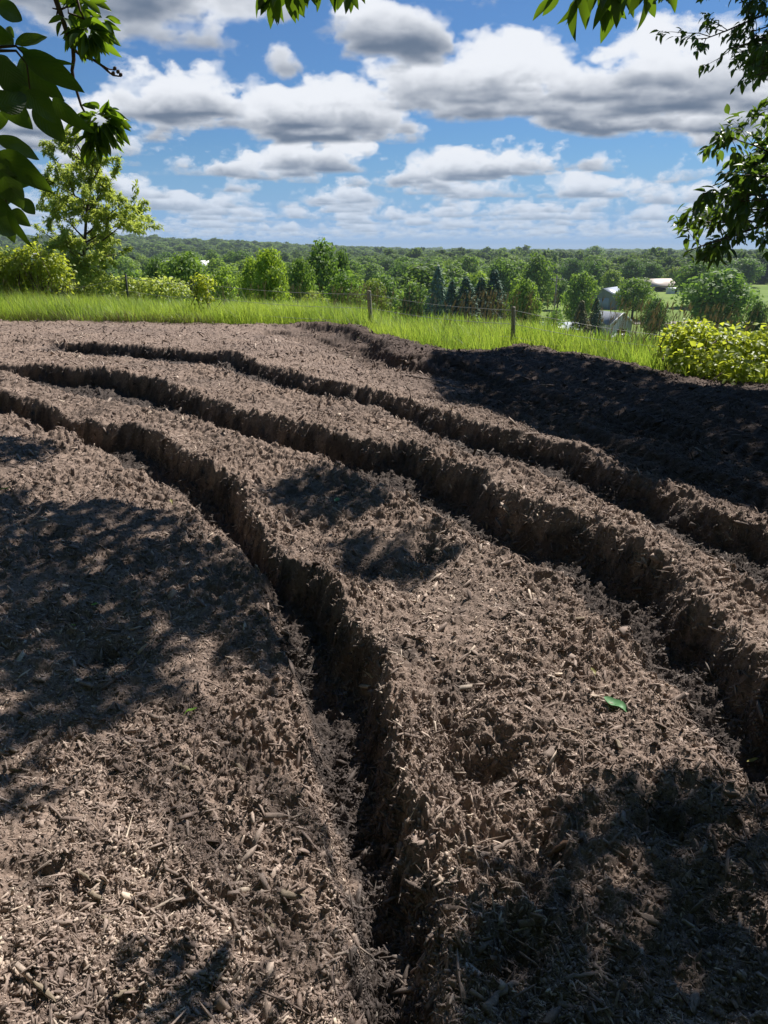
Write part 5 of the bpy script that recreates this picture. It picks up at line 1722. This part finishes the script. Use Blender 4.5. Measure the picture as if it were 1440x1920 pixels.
    for bx, by in ((213, 131), (219, 137), (210, 140), (224, 143)):
        c = at_y(bx, by, 2.3) - base
        tw.append((*tube_np(np.array([c, c + [.004, 0, .004], c + [.007, 0, .008]]), [.003, .0055, .002], 6), None))
    twig([(113, 18), (127, 12), (128, 24), (145, 30), (158, 36)], [.003, .0028, .0026, .0025, .002], 2.3)
    twig([(108, 20), (105, 34), (96, 36)], [.0025, .002, .0016], 2.3)
    twig([(110, 18), (98, 15)], [.0025, .0015], 2.3)
    twig([(140, -20), (150, 20), (160, 40)], [.004, .003, .002], 2.3)
    for v, f, _ in tw[:3]:
        link("leaf_stalk", mesh_np("leaf_stalk", v, f, True), M_TWIG, t)
    for v, f, _ in tw[3:]:
        link("twig", mesh_np("twig", v, f, True), M_TWIG, t)
    # whorls of smaller leaves
    B, D, S = [], [], []
    def whorl(px, py, dp, n_, L, sx, sy, up=0.0):
        c = at_y(px, py, dp)
        for _ in range(n_):
            a = r.uniform(0, 2 * np.pi); q = r.uniform(.1, 1) ** .6
            o_ = RGT * math.cos(a) * q * sx / FPX * dp + UPV * math.sin(a) * q * sy / FPX * dp + np.array([0, 1, 0]) * r.normal(0, .03)
            B.append(c + o_ * .42)
            D.append(RGT * math.cos(a) * 1.0 + UPV * (math.sin(a) * .8 - .55 + up) + np.array([0, 1, 0]) * r.normal(0, .5))
            S.append(L * r.uniform(.7, 1.15))
    whorl(165, 55, 2.3, 46, .068, 44, 40, -.25)
    whorl(190, 35, 2.3, 14, .055, 24, 26, 0)
    whorl(160, 5, 2.35, 20, .065, 30, 22, -.2)
    whorl(188, 225, 2.3, 70, .066, 50, 44, -.15)
    whorl(178, 262, 2.3, 20, .062, 34, 20, -.6)
    whorl(122, 38, 2.3, 4, .055, 14, 12, -.4)
    B.append(at_y(130, 26, 2.3)); D.append(RGT * .5 - UPV); S.append(.05)
    B.append(at_y(4, 6, 2.6)); D.append(RGT * .5 - UPV); S.append(.06)
    V, F, T = leaves_at(np.array(B) - base, np.array(D), np.array(S), r, leaf_proto(1, .40, .12, .15, 7), up=np.tile([.1, -1.0, .6], (len(B), 1)), jit=.55)
    link("twig_leaves", mesh_np("twig_leaves", V, F, True, T), leaf_mat("twig_leaf", (0.03, 0.075, 0.018), (0.075, 0.15, 0.03), (0.28, 0.45, 0.02), 0.45, 0.36, 0.5), t)
    # bough carrying it all, outside the frame
    a = at_y(-60, -60, 1.0); b2 = at_y(100, -60, 2.3)
    parts = [(*tube_np(np.array([[.1, 0, 4.2], (base + [.1, 0, 4.2] + b2) / 2 - base + [0, 0, .6], b2 - base]), [.05, .03, .008], 6), None),
             (*tube_np(np.array([[.1, 0, 3.6], (base + [.1, 0, 3.6] + a) / 2 - base + [0, 0, .3], a - base, at_y(-40, 90, .97) - base]), [.04, .02, .006, .002], 6), None)]
    for v, f, _ in parts:
        link("bough", mesh_np("bough", v, f, True), M_TWIG, t)

def build_sky_blocking_wood():
    """unseen trees added behind and left of the camera to block sky light"""
    r = np.random.default_rng(101)
    parts, trunks = [], []
    for i in range(24):
        x, y = [(-22 + i * 2.6, -5 - 3 * (i % 2)), (-8.5 - .62 * (i - 16), -3 + 2.6 * (i - 16))][i > 16]
        lb = lobes(r, 11, 7.5, .06, 16, 'tall')
        V, F, T = crown_np(1500, .62, lb, r)
        parts.append((V + [x, y, tz(x, y)], F, T))
        V, F, _ = limb_tree(r, 10, 7, .2); parts.append((V + [x, y, tz(x, y)], F, np.zeros(len(V))))
    V, F, T = join_np(parts)
    o = link("woodland", mesh_np("woodland", V, F, False, T), M_ASH)
    tag(o, "unseen woodland added behind the viewpoint to block sky light", "woodland", kind='stuff')

# ---------------------------------------------------------------- things lying on the mulch
def lie(name, lab, cat, me, mat, px, py, rz, tiltv=(0, 0), lift=.004, group=None):
    p = ground(px, py, .08)
    for _ in range(4):
        z, n = surf(np.array([p[0]]), np.array([p[1]]), .03)
        p = ground(px, py, float(z[0]))
    o = link(name, me, mat)
    zv = Vector((n[0][0] * .5, n[0][1] * .5, 1)).normalized()
    q = zv.to_track_quat('Z', 'Y').to_matrix() @ Matrix.Rotation(rz, 3, 'Z') @ Matrix.Rotation(tiltv[0], 3, 'X') @ Matrix.Rotation(tiltv[1], 3, 'Y')
    o.matrix_world = Matrix.Translation((p[0], p[1], float(z[0]) + lift)) @ q.to_4x4()
    tag(o, lab, cat, group)
    return o

def chunk_me(name, L, W, H, r, n=7, seg=6, taper=.5, bend=0.0):
    t = np.linspace(-.5, .5, n)
    w = 1 - taper * np.abs(2 * t) ** 3 * r.uniform(.6, 1.2, n)
    V = []
    for i in range(n):
        a = np.arange(seg) * 2 * np.pi / seg
        sq = 1 / np.maximum(np.abs(np.cos(a)), np.abs(np.sin(a))) ** .6
        V.append(np.stack([np.full(seg, t[i] * L) + r.normal(0, L * .035, seg), np.cos(a) * W / 2 * w[i] * sq * .9 + r.normal(0, W * .08, seg) + bend * (t[i] ** 2) * 4,
                           np.sin(a) * H / 2 * w[i] * sq * .9 + r.normal(0, H * .12, seg)], 1))
    V = np.concatenate(V)
    i = np.arange(n - 1)[:, None] * seg; j = np.arange(seg)[None]; jj = (j + 1) % seg
    F = [np.stack([i + j, i + jj, i + seg + jj, i + seg + j], 2).reshape(-1, 4), np.arange(seg)[::-1][None], (np.arange(seg) + (n - 1) * seg)[None]]
    return mesh_np(name, V, F)

def fibre_mat(name, dark, light):
    m, nt = mat_base(name)
    pos = N_(nt, 'ShaderNodeTexCoord').outputs['Object']
    n1 = noise_(nt, 1.0, 5, 0.65, pos, (40, 320, 320)); n2 = noise_(nt, 60, 3, 0.6, pos)
    c = ramp(nt, n1, [(0.3, dark), (0.7, light)])
    c = mixc(nt, 1.0, c, ramp(nt, n2, [(0.3, (.7, .7, .7)), (0.6, (1.05, 1.05, 1.05))]), 'MULTIPLY')
    finish(nt, c, .85, .25, bump=n1, bump_d=.002, bump_s=.7)
    return m

def build_litter():
    r = np.random.default_rng(91)
    pale = fibre_mat("pale_split_wood", (0.20, 0.155, 0.11), (0.40, 0.32, 0.23))
    grey = fibre_mat("grey_stick_wood", (0.15, 0.112, 0.09), (0.33, 0.255, 0.21))
    red = fibre_mat("reddish_wood", (0.14, 0.08, 0.055), (0.32, 0.20, 0.13))
    def stick(px0, py0, px1, py1, rad, lab, mat=grey, wob=.006, mid=None):
        a, b = ground(px0, py0, .08), ground(px1, py1, .08)
        n = 12
        t = np.linspace(0, 1, n)[:, None]
        P = a * (1 - t) + b * t
        d = (b - a) / np.linalg.norm(b - a); s = np.array([-d[1], d[0], 0])
        P = P + s * (np.sin(t * np.pi) * (mid or 0) + r.normal(0, wob, (n, 1)))
        z = mulch_z(P[:, 0], P[:, 1]); P[:, 2] = np.convolve(np.pad(z, 2, 'edge'), np.ones(5) / 5, 'valid') + rad * 1.3
        V, F = tube_np(P - P[0], rad * (1 - .5 * t[:, 0]) * r.uniform(.85, 1.15, n), 7)
        o = link("stick", mesh_np("stick", V, F, True), mat, None, P[0]); tag(o, lab, "stick")
    stick(290, 1590, 412, 1700, .0055, "longest curved pale stick on the front left mulch", mid=.012)
    stick(90, 1495, 152, 1552, .004, "thin straight stick above and left of the longest curved stick", wob=.003)
    stick(0, 1178, 90, 1135, .004, "thin curved twig in the shade at the left edge", mid=-.02)
    stick(190, 888, 225, 905, .006, "short pale twig on the lit mulch left of the front rut")
    stick(430, 1690, 462, 1745, .005, "short stick lying just right of the longest curved stick", wob=.002)
    stick(215, 1295, 240, 1330, .0045, "short grey stick at the lower edge of the left shade", wob=.002)
    stick(880, 1640, 975, 1555, .008, "thick stick leaning out of a hollow right of the front rut", wob=.003)
    stick(1140, 1600, 1175, 1560, .005, "slanting stick in the shade right of the reddish splinter", wob=.003)
    stick(1060, 1850, 1150, 1830, .006, "short stick in the deep shade near the lower right", wob=.004)
    stick(905, 1920, 965, 1850, .010, "thick grey stick at the bottom edge right of the front rut", wob=.003)
    stick(1115, 1820, 1155, 1880, .006, "dark stick slanting down in the bottom right shade", wob=.003)
    stick(760, 720, 870, 727, .012, "pale twig on the rolled mulch behind the middle ridge")
    stick(855, 1085, 870, 1060, .006, "upright dark twig standing in the lit middle ridge", wob=.001)
    stick(250, 905, 300, 898, .005, "pale curved twig left of the front rut", mid=.02)
    def chunk(px, py, L, W, H, rz, lab, mat=pale, tv=(0, 0), taper=.35, bend=0):
        return lie("wood_chunk", lab, "wood chunk", chunk_me("wood_chunk", L, W, H, r, taper=taper, bend=bend), mat, px, py, rz, tv, H * .1)
    chunk(548, 1680, .060, .022, .016, .35, "pale rectangular wood chunk beside the front rut", tv=(.2, -.1), taper=.15)
    chunk(290, 1346, .085, .022, .018, -.25, "dark grey bark piece just below the left shade", grey, bend=.01)
    chunk(1046, 1593, .075, .018, .015, 1.25, "reddish splintered wood piece in the hollow on the right", red, (0, -.5), .5)
    chunk(1360, 1483, .075, .040, .014, .45, "broad flat grey brown wood chip near the right edge", grey, taper=.15)
    chunk(1035, 1408, .085, .035, .018, .15, "flat dark wood piece in the middle right shade", grey, taper=.2)
    chunk(1148, 1414, .075, .020, .016, .1, "blunt short stick end right of the flat dark wood piece", grey)
    chunk(205, 1728, .048, .018, .014, 1.0, "short pale chip on the lower left mulch", tv=(0, -.2))
    chunk(233, 1862, .042, .016, .010, .7, "pale flat chip near the bottom left", taper=.2)
    chunk(85, 1860, .07, .013, .010, 1.1, "long pale splinter near the bottom left corner", taper=.7)
    chunk(178, 1680, .045, .014, .012, 1.4, "upright pale chip left of the longest curved stick")
    chunk(155, 1640, .055, .012, .010, .2, "thin pale splinter above the upright pale chip", taper=.7)
    chunk(315, 1555, .05, .020, .014, -.6, "pale wedge chip just above the longest curved stick")
    chunk(505, 1730, .055, .014, .012, -.9, "narrow pale chip left of the front rut near the bottom", taper=.5)
    chunk(1085, 1160, .05, .02, .012, .3, "pale chip on the lit strip beside the second rut")
    chunk(1190, 1130, .07, .025, .015, .1, "lens shaped chip on the floor of the second rut", grey, taper=.8)
    chunk(1160, 1395, .05, .015, .012, 0, "small pale chip on the lit strip near the second rut's bend")
    chunk(1190, 1560, .06, .02, .015, -.5, "dull chip above the deep shade on the right", grey)
    chunk(700, 1490, .04, .02, .012, .8, "small pale chip on the front rut's left bank")
    chunk(450, 1440, .05, .016, .012, .9, "pale splinter on the sunlit mulch left of the front rut", taper=.6)
    chunk(345, 1440, .045, .02, .014, .3, "blunt pale chip below the small green leaf")
    chunk(60, 1510, .06, .02, .014, .3, "dull chip at the left edge of the lower mulch", grey)
    chunk(1300, 1880, .06, .025, .015, .9, "dark chip in the bottom right corner shade", grey)
    chunk(1210, 1720, .06, .02, .014, -.3, "dull splinter in the right hand shade", grey, taper=.6)
    # fallen leaves
    lg = leaf_mat("fresh_fallen_leaf", (0.12, 0.26, 0.03), (0.22, 0.40, 0.05), (0.3, 0.5, 0.05), .3)
    dg = leaf_mat("dull_fallen_leaf", (0.10, 0.24, 0.10), (0.14, 0.32, 0.13), (0.15, 0.35, 0.08), .2)
    yl = leaf_mat("yellowed_fallen_leaf", (0.32, 0.30, 0.10), (0.42, 0.38, 0.14), (0.4, 0.35, 0.1), .3)
    def leaf(px, py, L, W, rz, lab, mat, curl=.25, tv=(0, 0)):
        v, f = leaf_proto(1, W / L, .12, curl, 9)
        v = v - [.5, 0, 0]; v[:, 2] += .06 * np.sin(v[:, 0] * 9)
        me = mesh_np("fallen_leaf", v * L, f, True, np.full(len(v), r.uniform(.3, .9)))
        return lie("fallen_leaf", lab, "leaf", me, mat, px, py, rz, tv, .024)
    leaf(180, 1141, .042, .018, .1, "small green leaf in the left shade, upper one of the pair", lg)
    leaf(139, 1179, .036, .020, -.9, "small bent yellow green leaf in the left shade, lower one of the pair", lg, .5)
    leaf(357, 1341, .050, .020, .5, "bright yellow green leaf on the sunlit left mulch", lg, .4)
    leaf(1156, 1332, .10, .042, -.15, "largest green leaf lying on the lit strip by the second rut", dg, .15)
    leaf(1115, 1270, .05, .016, .3, "curled yellow leaf just above the largest green leaf", yl, .7)
    leaf(633, 943, .075, .034, .8, "green leaf in the small shadow on the middle ridge", dg, .2)
    leaf(8, 922, .08, .035, -.2, "green leaf at the left edge above the big shade", lg, .2)
    leaf(497, 803, .12, .04, 1.1, "pale narrow leaf standing in the second rut", yl, .2, (.4, -.6))
    leaf(322, 946, .06, .02, 0, "tiny yellow green leaf on the front rut's left bank", yl)
    leaf(910, 878, .07, .03, .2, "tiny green leaf on the lit far ridge", lg)
    leaf(5, 775, .14, .05, 1.2, "pale curled leaf at the left end of the front rut", yl, .3, (.3, -.5))
    leaf(1412, 1435, .06, .012, .7, "pale green blade shaped leaf at the right edge", yl)
build_mulch()
build_chips()
build_terrain()
build_forest()
build_trees()
build_farm()
build_grass()
build_fence()
build_bushes()
build_sapling()
build_canopy()
build_near_branch()
build_litter()
build_sky_blocking_wood()
# ---------------------------------------------------------------- air
def build_haze(dens):
    V, F = box_np(0, 0, 5, 18600, 18600, 92)
    m, nt = mat_base("haze_air")
    v = N_(nt, 'ShaderNodeVolumePrincipled')
    v.inputs['Color'].default_value = (0.74, 0.88, 1.0, 1)
    v.inputs['Density'].default_value = dens
    v.inputs['Anisotropy'].default_value = 0.0
    out = N_(nt, 'ShaderNodeOutputMaterial'); nt.links.new(v.outputs[0], out.inputs['Volume'])
    m.cycles.homogeneous_volume = True
    o = link("haze", mesh_np("haze", V, F), m)
    tag(o, "thin pale summer haze over the valley", "haze", kind='stuff')
build_haze(0.00013)
